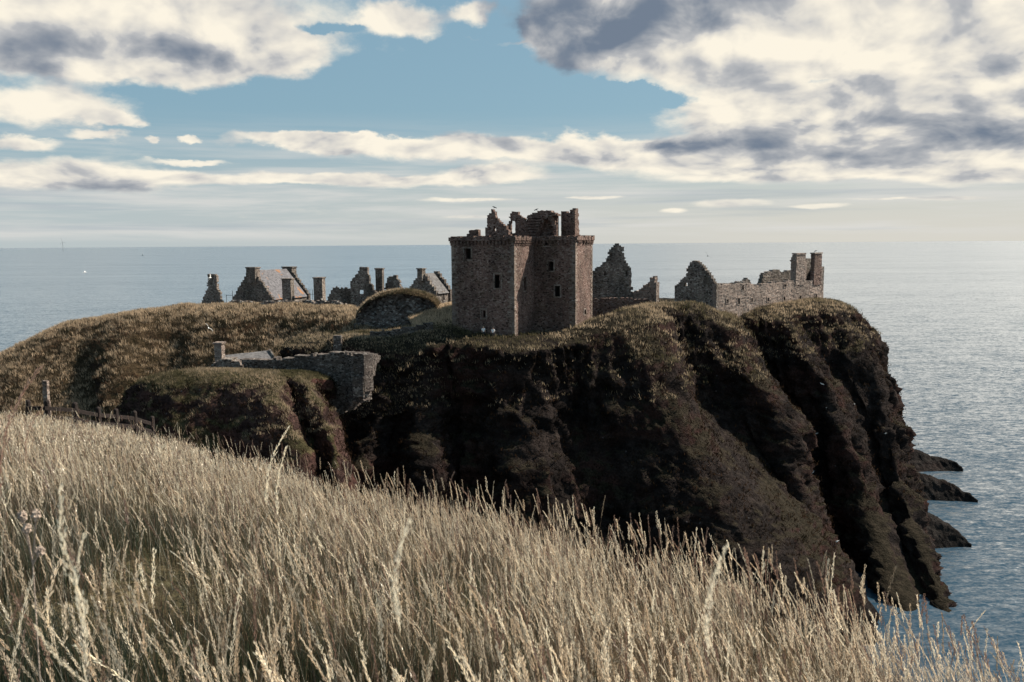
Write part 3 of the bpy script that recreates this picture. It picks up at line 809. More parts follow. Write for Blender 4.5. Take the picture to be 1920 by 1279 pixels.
bmesh.ops.recalc_face_normals(stb, faces=stb.faces)
me = bpy.data.meshes.new('stair'); stb.to_mesh(me); stb.free()
link('stair', me, M_KEEP, keep)
masonry('turret_back', Plane((T3.a.x - .5, T3.a.y + .9), (T3.a.x + 12, T3.a.y + .9 - 4)), [(989, 443), (989, 404), (1016, 400), (1016, 443)], M_KEEP, keep, .6, [], (.3, .24), .06, .3, seed=57)
# chimney at the right
ch1 = Plane((7.4, 118.6), (7.4 + .924 * 3, 118.6 - .383 * 3))
masonry('chimney', ch1, [(1053, 443), (1052, 396), (1058, 395), (1062, 398), (1069, 399), (1070, 394), (1078, 393), (1078, 443)], M_KEEP, keep, 1.2, [], (.26, .22), .04, .25, seed=58)
p78 = ch1.px(1078, 420)[0]
cq = ch1.pt(p78, 0)
ch2 = Plane((cq.x, cq.y), (cq.x + .383 * 4, cq.y + .924 * 4))
masonry('chimney_side', ch2, [(1078, 443), (1078, 392), (1084, 391), (1085, 400), (1085, 425), (1088, 443)], M_KEEP, keep, .5, [], (.3, .22), .04, .25, seed=59)

# --- generic ruin wall at one depth
def ruin(name, label, cat, u0, y0, u1, y1, poly, mat=M_RUIN, thick=.8, holes=(), seed=5, group=None, cell=(.32, .24), rag=.4, parts=()):
    a = PY(u0, 500, y0); b = PY(u1, 500, y1)
    pl = Plane((a.x, a.y), (b.x, b.y))
    zb = min(pl.px(*p)[1] for p in poly)
    base = pl.pt(pl.px((u0 + u1) / 2, 500)[0], zb + .8)
    if parts:
        e = empty(name, base, label, cat, group)
        masonry(parts[0], pl, poly, mat, e, thick, holes, cell, .06, rag, seed=seed)
        return e, pl
    o = masonry(name, pl, poly, mat, None, thick, holes, cell, .06, rag, seed=seed)
    o.data.transform(Matrix.Translation(-base)); o.location = base
    return tag(o, label, cat, group), pl

ruin('ruined_gable', 'narrow pointed gable ruin with chimney stub, leftmost building on the headland', 'ruin', 377, 166, 416, 165,
     [(377, 592), (378, 565), (384, 552), (389, 538), (390, 515), (405, 514), (405, 534), (411, 549), (416, 570), (416, 592)], seed=61)
def chimney(label, u0, u1, v0, v1, Y, seed, name='chimney_stack', mat=M_RUIN, parent=None, deep=None, cat='chimney', rot=.12, grp=None):
    a = PY(u0, v1, Y); b = PY(u1, v1, Y); top = PY(u0, v0, Y).z
    wv = (b.x - a.x) / 2; h = (top - a.z) / 2
    base = Vector(((a.x + b.x) / 2, Y + wv, a.z))
    dp = deep or wv
    ax = Vector((math.cos(rot), -math.sin(rot), 0)); ay = Vector((math.sin(rot), math.cos(rot), 0))
    e = parent or empty(name, base, label, cat, grp)
    if parent is None: nm, cn = 'shaft', 'cap'
    else: nm, cn = 'chimney', 'chimney_cap'
    pl = Plane(base - ax * wv - ay * dp, base + ax * wv - ay * dp)
    masonry(nm, pl, [(0, a.z - 1), (2 * wv, a.z - 1), (2 * wv, top), (0, top)], mat, e, 2 * dp, [], (.35, .25), .03, .1, False, seed, face_jit=.03)
    ce = box_mesh(cn, base + Vector((0, 0, 2 * h + .08)), ax * (wv + .14), ay * (dp + .14), Vector((0, 0, .11)), mat, e, .03)
    return e

# --- house with lichened slate roof
def house(label, GL, GR, t_len, z_e, z_r, z_b, roofmat, seed, chims, overh=.15, wins=(), stepped=True):
    GLv, GRv = Vector((GL[0], GL[1], 0)), Vector((GR[0], GR[1], 0))
    g = (GRv - GLv); wdt = g.length; g.normalize(); h = Vector((-g.y, g.x, 0))
    base = (GLv + GRv) / 2 + h * t_len / 2; base.z = z_b
    e = empty('stone_house', base, label, 'house', 'roofed stone houses on the headland')
    pl = Plane(GLv, GRv)
    gab = [(0, z_b - 1), (wdt, z_b - 1), (wdt, z_e + .25), (wdt / 2 + .4, z_r + .35), (wdt / 2 - .4, z_r + .35), (0, z_e + .25)]
    masonry('gable', pl, gab, M_RUIN, e, .7, [], (.45, .36), .03, .1, False, seed, face_jit=.03)
    far = Plane(GLv + h * t_len, GRv + h * t_len)
    masonry('gable', far, gab, M_RUIN, e, .7, [], (.45, .36), .03, .1, False, seed + 1, face_jit=.03)
    sidep = Plane(GRv + g * -.05, GRv - g * .05 + h * (t_len - .7))
    hs = []
    for wn in wins: hs.append([sidep.px(*p) for p in rectp(*wn)])
    masonry('side_wall', sidep, [(.05, z_b - 1), (t_len - .75, z_b - 1), (t_len - .75, z_e), (.05, z_e)], M_RUIN, e, .6, hs, (.35, .26), .03, .1, False, seed + 2, face_jit=.03)
    for wn in wins: niche(sidep, wn, e, .5, 'window', M_RUIN)
    back = Plane(GLv + g * .65, GLv + g * .65 + h * (t_len - .7))
    masonry('side_wall', back, [(.05, z_b - 1), (t_len - .75, z_b - 1), (t_len - .75, z_e), (.05, z_e)], M_RUIN, e, .6, [], (.6, .5), .03, .1, False, seed + 3, face_jit=.02)
    for sgn in (1, -1):
        bm = bmesh.new()
        mid = (GLv + GRv) / 2
        r0 = mid + h * -.1 + Vector((0, 0, z_r)) + h * .45; r1 = mid + h * (t_len - .55 - .2) + Vector((0, 0, z_r))
        dn = g * sgn * (wdt / 2 + overh) + Vector((0, 0, z_e - z_r - .1))
        n = 14
        nup = Vector((g.x * sgn * (z_r - z_e), g.y * sgn * (z_r - z_e), wdt / 2)).normalized() * .12
        rows = []
        for j in range(n + 1):
            row = []
            for i in range(13):
                p = r0.lerp(r1, i / 12) + dn * (j / n) + nup * .0
                p += Vector((0, 0, rnd.uniform(-.03, .03)))
                row.append((bm.verts.new(p + nup), bm.verts.new(p)))
            rows.append(row)
        for j in range(n):
            for i in range(12):
                bm.faces.new([rows[j][i][0], rows[j + 1][i][0], rows[j + 1][i + 1][0], rows[j][i + 1][0]])
                bm.faces.new([rows[j][i][1], rows[j][i + 1][1], rows[j + 1][i + 1][1], rows[j + 1][i][1]])
        for i in range(12):
            for j in (0, n): bm.faces.new([rows[j][i][0], rows[j][i + 1][0], rows[j][i + 1][1], rows[j][i][1]])
        for j in range(n):
            for i in (0, 12): bm.faces.new([rows[j][i][0], rows[j][i][1], rows[j + 1][i][1], rows[j + 1][i][0]])
        bmesh.ops.recalc_face_normals(bm, faces=bm.faces)
        me = bpy.data.meshes.new('roof'); bm.to_mesh(me); bm.free()
        link('roof', me, roofmat, e)
    for (u0, u1, v0, v1, Y, dp) in chims: chimney(None, u0, u1, v0, v1, Y, seed + 9, parent=e, deep=dp, rot=math.atan2(-g.y, g.x))
    return e
def zof(u, v, y): return PY(u, v, y).z
GLx, GRx = PY(436, 560, 168), PY(511, 560, 164.5)
house('large stone house with orange lichen on its pale slate roof, chimneys at both ends', (GLx.x, 168), (GRx.x, 164.5), 12.2, zof(512, 562, 165), zof(482, 508, 166.5), zof(500, 582, 165), M_SLATE, 70,
      [(462, 482, 503, 520, 165.4, .8), (529, 551, 502, 520, 177.3, .8)])
a9, b9 = PY(764, 550, 150), PY(818, 550, 147)
house('small stone house with plain grey roof and one chimney, just left of the keep', (a9.x, 150), (b9.x, 147), 4.6, zof(818, 551, 147), zof(795, 514, 148.5), zof(800, 600, 147), M_SLATE2, 85,
      [(784, 795, 505, 516, 147.9, .55)], wins=[(830, 548, 833, 563)])

chimney('squat free-standing chimney in front of the lichened roof', 531, 548, 524, 578, 160, 91, grp='lone chimney stacks among the ruins')
chimney('free-standing round-shouldered chimney in the gap right of the lichened roof', 590, 607, 522, 578, 162, 92, grp='lone chimney stacks among the ruins')
chimney('tall slim dark chimney between two ruined gables', 706, 719, 505, 575, 158, 93, grp='lone chimney stacks among the ruins')
ruin('ruined_wall', 'low broken wall with level top right of the round-shouldered chimney', 'ruined wall', 612, 158, 668, 159,
     [(612, 585), (614, 556), (621, 549), (623, 540), (629, 537), (634, 541), (648, 541), (661, 540), (668, 545), (668, 585)], seed=62)
ruin('ruined_gable', 'dark ragged gable ruin with square chimney head and sloping right edge', 'ruin', 656, 157, 712, 156,
     [(658, 575), (658, 527), (662, 520), (669, 514), (674, 503), (675, 501), (689, 501), (690, 518), (693, 528), (700, 543), (708, 552), (712, 575)], holes=[rectp(671, 543, 682, 551)], seed=63)
ruin('ruined_gable', 'small rounded gable ruin with two tall slits beside the slim chimney', 'ruin', 718, 155, 756, 154,
     [(718, 580), (722, 535), (727, 519), (732, 517), (736, 519), (742, 516), (746, 524), (752, 541), (756, 553), (756, 580)], holes=[rectp(727.5, 538, 730, 549), rectp(748, 538, 750.5, 547)], seed=64)
ruin('rubble_wall', 'low rubble wall along the grass crest below the lichened house', 'ruined wall', 425, 155, 480, 155,
     [(412, 592), (414, 571), (424, 568), (440, 563), (460, 565), (476, 566), (480, 592)], mat=M_RUBBLE, seed=65)
ruin('rubble_wall', 'long low rubble wall between the squat chimney and the domed vault', 'ruined wall', 480, 154, 672, 148,
     [(480, 592), (484, 569), (500, 565), (530, 564), (550, 567), (575, 562), (590, 568), (600, 561), (612, 566), (628, 563), (640, 569), (672, 582), (672, 600)], mat=M_RUBBLE, seed=66)
# railings by the house
def tubes(name, segs, rad, mat, parent=None, origin=None, sides=5):
    bm = bmesh.new()
    for a, b in segs:
        a, b = Vector(a), Vector(b); d = b - a; L = d.length
        ret = bmesh.ops.create_cone(bm, cap_ends=True, segments=sides, radius1=rad, radius2=rad, depth=L)
        bmesh.ops.transform(bm, matrix=Matrix.Translation((a + b) / 2) @ d.to_track_quat('Z', 'Y').to_matrix().to_4x4(), verts=ret['verts'])
    me = bpy.data.meshes.new(name); bm.to_mesh(me); bm.free()
    return link(name, me, mat, parent, origin=origin)
rl = empty('railing', PY(430, 565, 163), 'thin metal railing in the gap left of the lichened house', 'railing')
for u_ in (424.5, 436): tubes('post', [(PY(u_, 572, 163), PY(u_, 545 if u_ > 430 else 553, 163))], .05, M_METAL, rl)
tubes('rail', [(PY(424, 554, 163), PY(437, 554, 163))], .04, M_METAL, rl)
rl = empty('railing', PY(578, 570, 163), 'thin metal railing in the gap right of the lichened house', 'railing')
for u_ in (576, 581, 586): tubes('post', [(PY(u_, 575, 163), PY(u_, 543, 163))], .04, M_METAL, rl)
tubes('rail', [(PY(574, 552, 163), PY(588, 552, 163))], .035, M_METAL, rl)

# --- domed rubble vault with a turf roof
vault = empty('stone_vault', PY(745, 612, 125), 'domed rubble stone vault with turf over its top, between the ruins and the keep', 'ruin')
pv = Plane((PY(660, 600, 126).x, 126), (PY(825, 600, 125).x, 125))
arc = [(664, 625), (668, 592), (678, 578), (692, 566), (712, 556), (735, 551), (760, 550), (785, 554), (805, 561), (818, 571), (822, 584), (815, 600), (808, 625)]
masonry('front_wall', pv, arc, M_RUBBLE, vault, 1.2, [], (.4, .28), .12, .3, seed=68, face_jit=.16)
# turf back
nt = []
for (u_, v_) in arc[1:-1]:
    p0 = PY(u_, v_ - 1.5, 125.3 + (u_ - 660) / -165); 
    nt.append([p0 + W(0, -.5, -.25), p0 + W(0, .2, .25), p0 + W(0, 4, .2), p0 + W(0, 8, -1.5), p0 + W(0, 13, -4)])
V7, F7 = loft(nt, .5, .5, lambda V, N: N * (.18 * fbm(V * .8, 3))[:, None])
turf = link('turf_top', np_mesh('turf_top', V7, F7), M_HILL, vault, smooth=True)

# terrace wall, pier, curtain wall and gatehouse
ruin('terrace_wall', 'low curved wall with pale coping on the grassy ledge below the domed vault', 'wall', 690, 110.5, 812, 112,
     [(690, 642), (694, 624), (735, 619), (765, 614), (785, 610), (812, 606), (812, 640)], mat=M_CURT, thick=.9, seed=71)
ruin('stone_pier', 'short upright stone pier at the left end of the grassy ledge', 'pier', 626, 107.5, 639, 107.5,
     [(626, 672), (626, 631), (639, 630), (639, 672)], mat=M_CURT, seed=72)
cw = empty('curtain_wall', PY(600, 740, 99), 'tall grey curtain wall closing the cleft, with a turned end and uneven pale top', 'castle wall')
c0, c1_, c2_, c3_ = PY(448, 700, 101), PY(646, 700, 98), PY(682, 700, 95.5), PY(713, 700, 101)
pa, pb, pc = Plane((c0.x, 101), (c1_.x, 98)), Plane((c1_.x, 98), (c2_.x, 95.5)), Plane((c2_.x, 95.5), (c3_.x, 101))
masonry('wall', pa, [(448, 740), (450, 672), (490, 674), (540, 672), (580, 667), (610, 663), (646, 661), (646, 775), (560, 790)], M_CURT, cw, 1.3, [], (.4, .28), .06, .35, seed=73)
masonry('wall', pb, [(646, 775), (646, 661), (660, 664), (682, 665), (682, 745), (672, 757), (664, 752)], M_CURT, cw, 1.3, [], (.4, .28), .06, .35, seed=74)
masonry('wall', pc, [(682, 745), (682, 665), (700, 663), (712, 666), (713, 674), (705, 688), (703, 700), (694, 712), (690, 728)], M_CURT, cw, 1.3, [], (.4, .28), .06, .35, seed=75)
gh = empty('gatehouse', PY(460, 672, 104), 'small low building with pale slate roof and brick chimney behind the curtain wall', 'building')
r0_, r1_ = PY(421, 666, 107), PY(503, 657, 110); e0_, e1_ = PY(417, 680, 103), PY(516, 677, 106)
bm = bmesh.new()
vv = []
for i in range(21):
    for j in range(7):
        p_ = r0_.lerp(r1_, i / 20).lerp(e0_.lerp(e1_, i / 20), j / 6) + W(0, 0, rnd.uniform(-.015, .015))
        vv.append(bm.verts.new(p_))
fl_ = []
for i in range(20):
    for j in range(6):
        fl_.append(bm.faces.new([vv[i * 7 + j], vv[i * 7 + j + 1], vv[(i + 1) * 7 + j + 1], vv[(i + 1) * 7 + j]]))
ex = bmesh.ops.extrude_face_region(bm, geom=fl_)
for g_ in ex['geom']:
    if isinstance(g_, bmesh.types.BMVert): g_.co += Vector((0, .05, -.14))
bmesh.ops.recalc_face_normals(bm, faces=bm.faces)
me = bpy.data.meshes.new('roof'); bm.to_mesh(me); bm.free()
link('roof', me, M_SLATE2, gh)
me = bpy.data.meshes.new('coping')
gp = Plane((e1_.x - .3, e1_.y), (r1_.x + .35, r1_.y + .6)) 
gg = [PY(503, 654, 109.8), PY(508, 655, 109.6), PY(519, 675, 105.5), PY(514, 678, 105.6)]
me.from_pydata([tuple(p) for p in gg] + [tuple(p + W(.1, .4, -2.2)) for p in gg], [], [(0, 1, 2, 3), (7, 6, 5, 4), (0, 4, 5, 1), (1, 5, 6, 2), (2, 6, 7, 3), (3, 7, 4, 0)])
link('coping', me, M_RUIN, gh)
chimney(None, 404, 418, 645, 690, 105, 76, parent=gh, mat=M_RANGE)
ruin('ruined_wall', 'collapsed sloping lump of masonry at the left end of the curtain wall', 'ruined wall', 386, 100, 456, 100,
     [(386, 705), (388, 691), (400, 682), (412, 675), (424, 674), (440, 676), (452, 680), (456, 705)], mat=M_RUIN, thick=2.2, seed=77)

# --- ruins right of the keep
rc = empty('ruined_chapel', PY(1150, 560, 132), 'dark ruined gable with ragged pinnacle and two small openings, right of the keep', 'ruin')
pr = Plane((PY(1108, 500, 132).x, 132), (PY(1190, 500, 134).x, 134))
masonry('gable', pr, [(1108, 585), (1110, 524), (1116, 508), (1130, 497), (1138, 488), (1144, 484), (1146, 470), (1151, 466), (1156, 461), (1160, 457), (1165, 462), (1170, 461), (1170, 480), (1173, 490), (1178, 498), (1184, 505), (1184, 520), (1186, 545), (1190, 562), (1190, 585)],
        M_RUIN, rc, .9, [rectp(1133, 511, 1136, 516), rectp(1173, 508, 1176, 515)], (.32, .24), .08, .4, seed=101)
pr2 = Plane((PY(1186, 500, 134.2).x, 134.2), (PY(1230, 500, 131).x, 131))
masonry('side_wall', pr2, [(1186, 590), (1186, 548), (1194, 546), (1200, 542), (1208, 536), (1214, 530), (1218, 528), (1218, 519), (1229, 518), (1230, 590)],
        M_RANGE, rc, .8, [rectp(1214, 535, 1216, 539)], (.32, .24), .07, .4, seed=102)
ruin('boundary_wall', 'low brown wall running between the keep and the grassy knoll on the right', 'wall', 1108, 125, 1222, 126,
     [(1108, 600), (1110, 562), (1150, 559), (1190, 561), (1222, 563), (1222, 600)], mat=M_KEEP, seed=103)

rg = empty('ruined_range', PY(1400, 580, 142), 'long roofless pale stone building with gable at left and twin chimneys at right', 'ruin')
q0 = PY(1342, 560, 138); ql = PY(1265, 560, 143)
dl = Vector((.76, .65, 0)); qe = Vector((q0.x, 138, 0)) + dl * 24.5
pg = Plane((ql.x, 143), (q0.x, 138)); pw_ = Plane((q0.x, 138), (qe.x, qe.y))
masonry('gable', pg, [(1265, 600), (1265, 537), (1274, 531), (1281, 520), (1288, 513), (1287, 505), (1293, 497), (1297, 489), (1308, 490), (1315, 497), (1325, 508), (1334, 522), (1342, 531), (1342, 610)], M_RUIN, rg, .9,
        [rectp(1283, 531, 1291, 536)], (.36, .27), .07, .35, seed=111)
wn = [(1362, 561, 1365.5, 568), (1383, 559, 1387, 570), (1408, 559, 1411, 566), (1438.5, 558, 1442, 565), (1469, 556, 1472, 564), (1499, 554, 1502, 563), (1528.5, 551, 1531.5, 562), (1391, 534, 1394, 543), (1470, 533, 1474, 538), (1495, 528, 1498, 537)]
masonry('front_wall', pw_, [(1342, 612), (1342, 531), (1360, 534), (1375, 532), (1392, 532), (1410, 533), (1425, 535), (1440, 531), (1455, 529), (1470, 529), (1480, 525), (1490, 528), (1491, 480), (1511, 479), (1512, 490), (1512, 526), (1530, 526), (1530, 505), (1530, 478), (1540, 478), (1546, 600)], M_RANGE, rg, .9,
        [rectp(*x) for x in wn], (.36, .27), .04, .3, seed=112)
for x_ in wn: niche(pw_, x_, rg, .7, 'window', M_RANGE)
# the broken inner and rear walls seen above the front
ob = [Vector((0, 0, 0))]
pbk = Plane((q0.x - .6 * 7.5, 138 + .8 * 7.5), (qe.x - .6 * 7.5, qe.y + .8 * 7.5))
masonry('rear_wall', pbk, [(1340, 590), (1345, 534), (1375, 531), (1392, 529), (1398, 525), (1402, 521), (1406, 528), (1412, 535), (1426, 535), (1430, 519), (1435, 511), (1452, 506), (1462, 508), (1470, 512), (1478, 507), (1492, 508), (1500, 530), (1500, 590)], M_RUIN, rg, .8, [], (.36, .27), .1, .45, seed=113)
# chimneys
for (u0_, u1_, v0_, nm_) in ((1492, 1508.5, 474, 1), (1526, 1539.5, 473, 2)):
    xa = pw_.px(u0_, 500)[0]; xb = pw_.px(u1_, 500)[0]; zt = pw_.px(u0_, v0_)[1]; zb_ = pw_.px(u0_, 530)[1]
    pch = Plane(pw_.pt(xa, 0, .12), pw_.pt(xb, 0, .12))
    masonry('chimney', pch, [(0, zb_ - .5), (xb - xa, zb_ - .5), (xb - xa, zt - .35), (0, zt - .35)], M_KEEP if nm_ == 2 else M_RANGE, rg, .8, [], (.35, .25), .03, .1, False, 114 + nm_)
    cc_ = pch.pt((xb - xa) / 2, zt - .2, -.4)
    box_mesh('chimney_cap', cc_, pch.d * ((xb - xa) / 2 + .12), pch.n * .5, Vector((0, 0, .14)), M_RANGE, rg, .02)
# wall joining the chimneys and the shaded end
masonry('chimney_wall', Plane(pw_.pt(0, 0, -2.4), pw_.pt(25, 0, -2.4)), [(1508, 530), (1509, 488), (1515, 485), (1532, 486), (1532, 530)], M_RUIN, rg, .6, [], (.36, .27), .07, .35, seed=117)
pend = Plane(pw_.pt(pw_.px(1545, 540)[0], 0, -.1), pw_.pt(pw_.px(1545, 540)[0], 0, -3.5))
zz0, zz1 = zof(1545, 575, 153), zof(1545, 505, 153)
masonry('end_wall', Plane(pend.a + Vector((.0, .0, 0)), pend.a + pend.d * 4), [(0, zz0 - 2), (3.4, zz0 - 2), (3.4, zz1 + .5), (2.4, zz1), (0, zz1 + .3)], M_RUIN, rg, .8, [], (.36, .27), .08, .3, False, 118)

# ---------------------------------------------------------------- tufts of grass on the far hills
def tri_samples(V, Fq, mask, n):
    a, b, c, d = (V[Fq[mask][:, i]] for i in range(4))
    ar = np.linalg.norm(np.cross(b - a, c - a), axis=1) + 1e-6
    pk = rs.choice(len(a), n, p=ar / ar.sum())
    u, v = rs.rand(n, 1), rs.rand(n, 1)
    P_ = a[pk] * (1 - u) * (1 - v) + b[pk] * u * (1 - v) + c[pk] * u * v + d[pk] * (1 - u) * v
    nn = np.cross(b - a, c - a)[pk]; nn /= np.linalg.norm(nn, axis=1)[:, None] + 1e-9
    nn = np.where(nn[:, 2:3] < 0, -nn, nn)
    return P_, nn
def blades(P_, nrm, h, wd, cols, lean=.35, per=4, spread=.25):
    """per tapered blades around each point"""
    n = len(P_) * per
    B0 = np.repeat(P_, per, 0) + rs.normal(size=(n, 3)) * np.array([spread, spread, spread * .2])
    H = np.repeat(h, per) * rs.uniform(.6, 1.25, n)
    up = np.array([0, 0, 1.0]) + np.repeat(nrm, per, 0) * .25 + rs.normal(size=(n, 3)) * lean
    up /= np.linalg.norm(up, axis=1)[:, None]
    a = rs.uniform(0, np.pi, n)
    sd_ = np.stack([np.cos(a), np.sin(a), a * 0], -1) * (np.repeat(wd, per) * rs.uniform(.6, 1.3, n))[:, None]
    tip = B0 + up * H[:, None] + np.array([-.12, -.05, 0]) * H[:, None]
    mid = B0 + up * H[:, None] * .55
    Vb = np.stack([B0 - sd_, B0 + sd_, mid + sd_ * .8, tip, mid - sd_ * .8], 1).reshape(-1, 3)
    i0 = np.arange(n)[:, None] * 5
    Fb = i0 + np.array([[0, 1, 2, 3, 4]])
    C_ = np.repeat(cols, per, 0) * rs.uniform(.7, 1.3, (n, 1))
    Cb = np.repeat(C_, 5, 0)
    return Vb, Fb, Cb
def facing(V, Fq):
    a, b, c, d = (V[Fq[:, i]] for i in range(4))
    nn = np.cross(b - a, c - a); nn /= np.linalg.norm(nn, axis=1)[:, None] + 1e-9
    nn = np.where(nn[:, 2:3] < 0, -nn, nn)
    ctr = (a + b + c + d) / 4
    return ctr, nn
def pal(P_, kind, nz=None):
    n1_ = fbm(P_ * .12, 3); n2_ = fbm(P_ * .5 + 9, 3)
    if nz is not None: n1_ = n1_ + (nz - .74) * 1.9  # lit crest and shaded faces put into colour: paler facing up, darker when steep
    straw = np.array([.56, .43, .30]); brown = np.array([.125, .072, .046]); green = np.array([.062, .056, .03]); dark = np.array([.03, .026, .016])
    t_ = np.clip(.5 + 1.3 * n1_ + .8 * n2_ + rs.normal(size=len(P_)) * .18, 0, 1)[:, None]
    if kind == 'hill': c = brown * (1 - t_) + straw * .62 * t_; g_ = np.clip(-n2_ * 3.5 + .15, 0, 1)[:, None]; return c * (1 - g_) + dark * 1.6 * g_
    if kind == 'rim': c = green * 1.15 * (1 - t_) + straw * .78 * t_; return c
    if kind == 'scrub': c = dark * .35 * (1 - t_) + (brown * .27 + green * .04) * t_; return c
    return straw * rs.uniform(.8, 1.15, (len(P_), 1))
parts = []
def scatter(V, Fq, sel, n, h, wd, kind, per=4, lean=.35, spread=.25):
    P_, nn = tri_samples(V, Fq, sel, n)
    parts.append(blades(P_, nn, np.full(n, h), np.full(n, wd), pal(P_, kind, nn[:, 2] if kind == 'hill' else None), lean, per, spread))
c2, n2n = facing(V2, F2)
vis2 = (c2[:, 1] > 85) & (c2[:, 2] > 22) & (n2n[:, 2] > .25)
scatter(V2, F2, vis2, 26000, .55, .035, 'hill', 5, .4)
cr2 = vis2 & (n2n[:, 2] > .80) & (c2[:, 1] > 120)
scatter(V2, F2, cr2, 15000, .6, .03, 'straw', 4, .3)  # dry straw, kept pale so the crest's sunlit glow sits in its colour
c3, n3n = facing(V3, F3)
scatter(V3, F3, (n3n[:, 2] > .72) & (c3[:, 2] > 30), 5000, .3, .02, 'rim', 5, .35, .15)
scatter(V3, F3, (n3n[:, 2] <= .72) & (c3[:, 2] > 15), 4500, .35, .05, 'scrub', 4, .6)
ch_, nh_ = facing(V, Fc)
hv = (ch_[:, 1] < 175) & (ch_[:, 2] > 4)
scatter(V, Fc, hv & (nh_[:, 2] > .7) & (ch_[:, 2] > 30), 16000, .42, .035, 'rim', 5, .4)
scatter(V, Fc, hv & (nh_[:, 2] > .3) & (nh_[:, 2] < .75) & (ch_[:, 2] > 8), 12000, .4, .06, 'scrub', 4, .6, .3)
scatter(V, Fc, hv & (nh_[:, 2] > .55) & (ch_[:, 2] > 31) & (ch_[:, 0] > 15), 7000, .5, .03, 'rim', 5, .4)
scatter(V5, F5, np.ones(len(F5), bool), 3500, .3, .03, 'rim', 4, .4)
scatter(V6, F6, np.ones(len(F6), bool), 3500, .4, .03, 'straw', 4, .35)
scatter(V7, F7, np.ones(len(F7), bool), 1500, .3, .025, 'rim', 4, .35, .15)
off = 0; VV, FF, CC = [], [], []
for a_, b_, c_ in parts:
    VV.append(a_); FF.append(b_ + off); CC.append(c_); off += len(a_)
o = link('hill_grass', np_mesh('hill_grass', np.concatenate(VV), np.concatenate(FF), np.concatenate(CC)), M_TURF)
tag(o, 'rough tufts of dry and green grass covering the headland and its hills', 'grass', kind='stuff')

# ---------------------------------------------------------------- foreground grass
def stalk_template(r, spik, hl, bend, wide, wst, ln0, wf=.16):
    """unit-height stalk bending to +x with a feathery head. returns V, quads, t (0 stem .. 1 head)"""
    vs, fs, tt = [], [], []
    n = 7
    def cp(s): return np.array([bend * s ** 2.2, .25 * bend * math.sin(s * 2.5), s * (1 - .18 * abs(bend) * s)])
    for i in range(n):
        s = i / (n - 1); c = cp(s); wv = wst * (1 - .6 * s)
        vs += [c + [0, -wv, 0], c + [0, wv, 0]]; tt += [0, 0]
    for i in range(n - 1): fs.append((2 * i, 2 * i + 1, 2 * i + 3, 2 * i + 2))
    for i in range(spik):
        s = 1 - hl * (i + r.random()) / spik
        c = cp(s); d = cp(min(1.02, s + .03)) - cp(s - .03); d /= np.linalg.norm(d)
        f = (1 - s) / hl
        env = wide * (.25 + 1.0 * math.sin(min(1, f) * math.pi * .8 + .15)) * (1 + .5 * math.sin(f * 23))
        a = r.uniform(0, 2 * math.pi)
        side = np.array([math.cos(a), math.sin(a), 0]); side = side - d * side.dot(d)
        st = c + side * env * r.uniform(0, 1.0); ln = ln0 * r.uniform(.6, 1.3)
        dirv = d + side * r.uniform(.0, .45); dirv /= np.linalg.norm(dirv)
        wv = np.cross(dirv, np.array([r.random() - .5, r.random() - .5, r.random() - .5])); wv *= ln * wf / np.linalg.norm(wv)
        b = len(vs)
        vs += [st, st + dirv * ln * .45 + wv, st + dirv * ln, st + dirv * ln * .45 - wv]; tt += [1, 1, 1, 1]
        fs.append((b, b + 1, b + 2, b + 3))
    return np.array(vs), np.array(fs), np.array(tt, float)
def make_templates(n, spik, wst, seed, wide, ln0, wf=.16):
    r = random.Random(seed)
    return [stalk_template(r, spik, r.uniform(.15, .36), r.uniform(.02, .30), r.uniform(*wide), wst, ln0, wf) for _ in range(n)]
def region(rmin, rmax, n, amax=40, amin=-40, thinleft=False):
    a = np.radians(rs.uniform(amin, amax, n * 2)); r_ = np.sqrt(rs.uniform(rmin ** 2, rmax ** 2, n * 2))
    x, y = r_ * np.sin(a), r_ * np.cos(a)
    re = np.interp(np.arctan2(x, y), eaz, er)
    ok = r_ < re + 1.6
    x, y = x[ok], y[ok]
    dn = pnoise(np.stack([x * .9, y * .9, x * 0 + 5], -1)) + .6 * pnoise(np.stack([x * 2.7, y * 2.7, x * 0 + 1], -1))
    thin = np.clip(1.0 + (np.degrees(np.arctan2(x, y)) + 8) * .03, .38, 1) if thinleft else 1.0
    ok = rs.rand(len(x)) < np.clip(.50 + 1.5 * dn, .03, 1) * thin
    x, y = x[ok][:n], y[ok][:n]
    return x, y
STRAW = np.array([.98, .88, .70]); STRAW2 = np.array([.62, .46, .31]); RED = np.array([.20, .125, .095]); GRN = np.array([.04, .055, .032]); STEM = np.array([.21, .14, .09])
gv, gf4, gc = [], [], []
goff = 0
def put(V, Fq, C_):
    global goff
    gv.append(V); gf4.append(Fq + goff); gc.append(C_); goff += len(V)
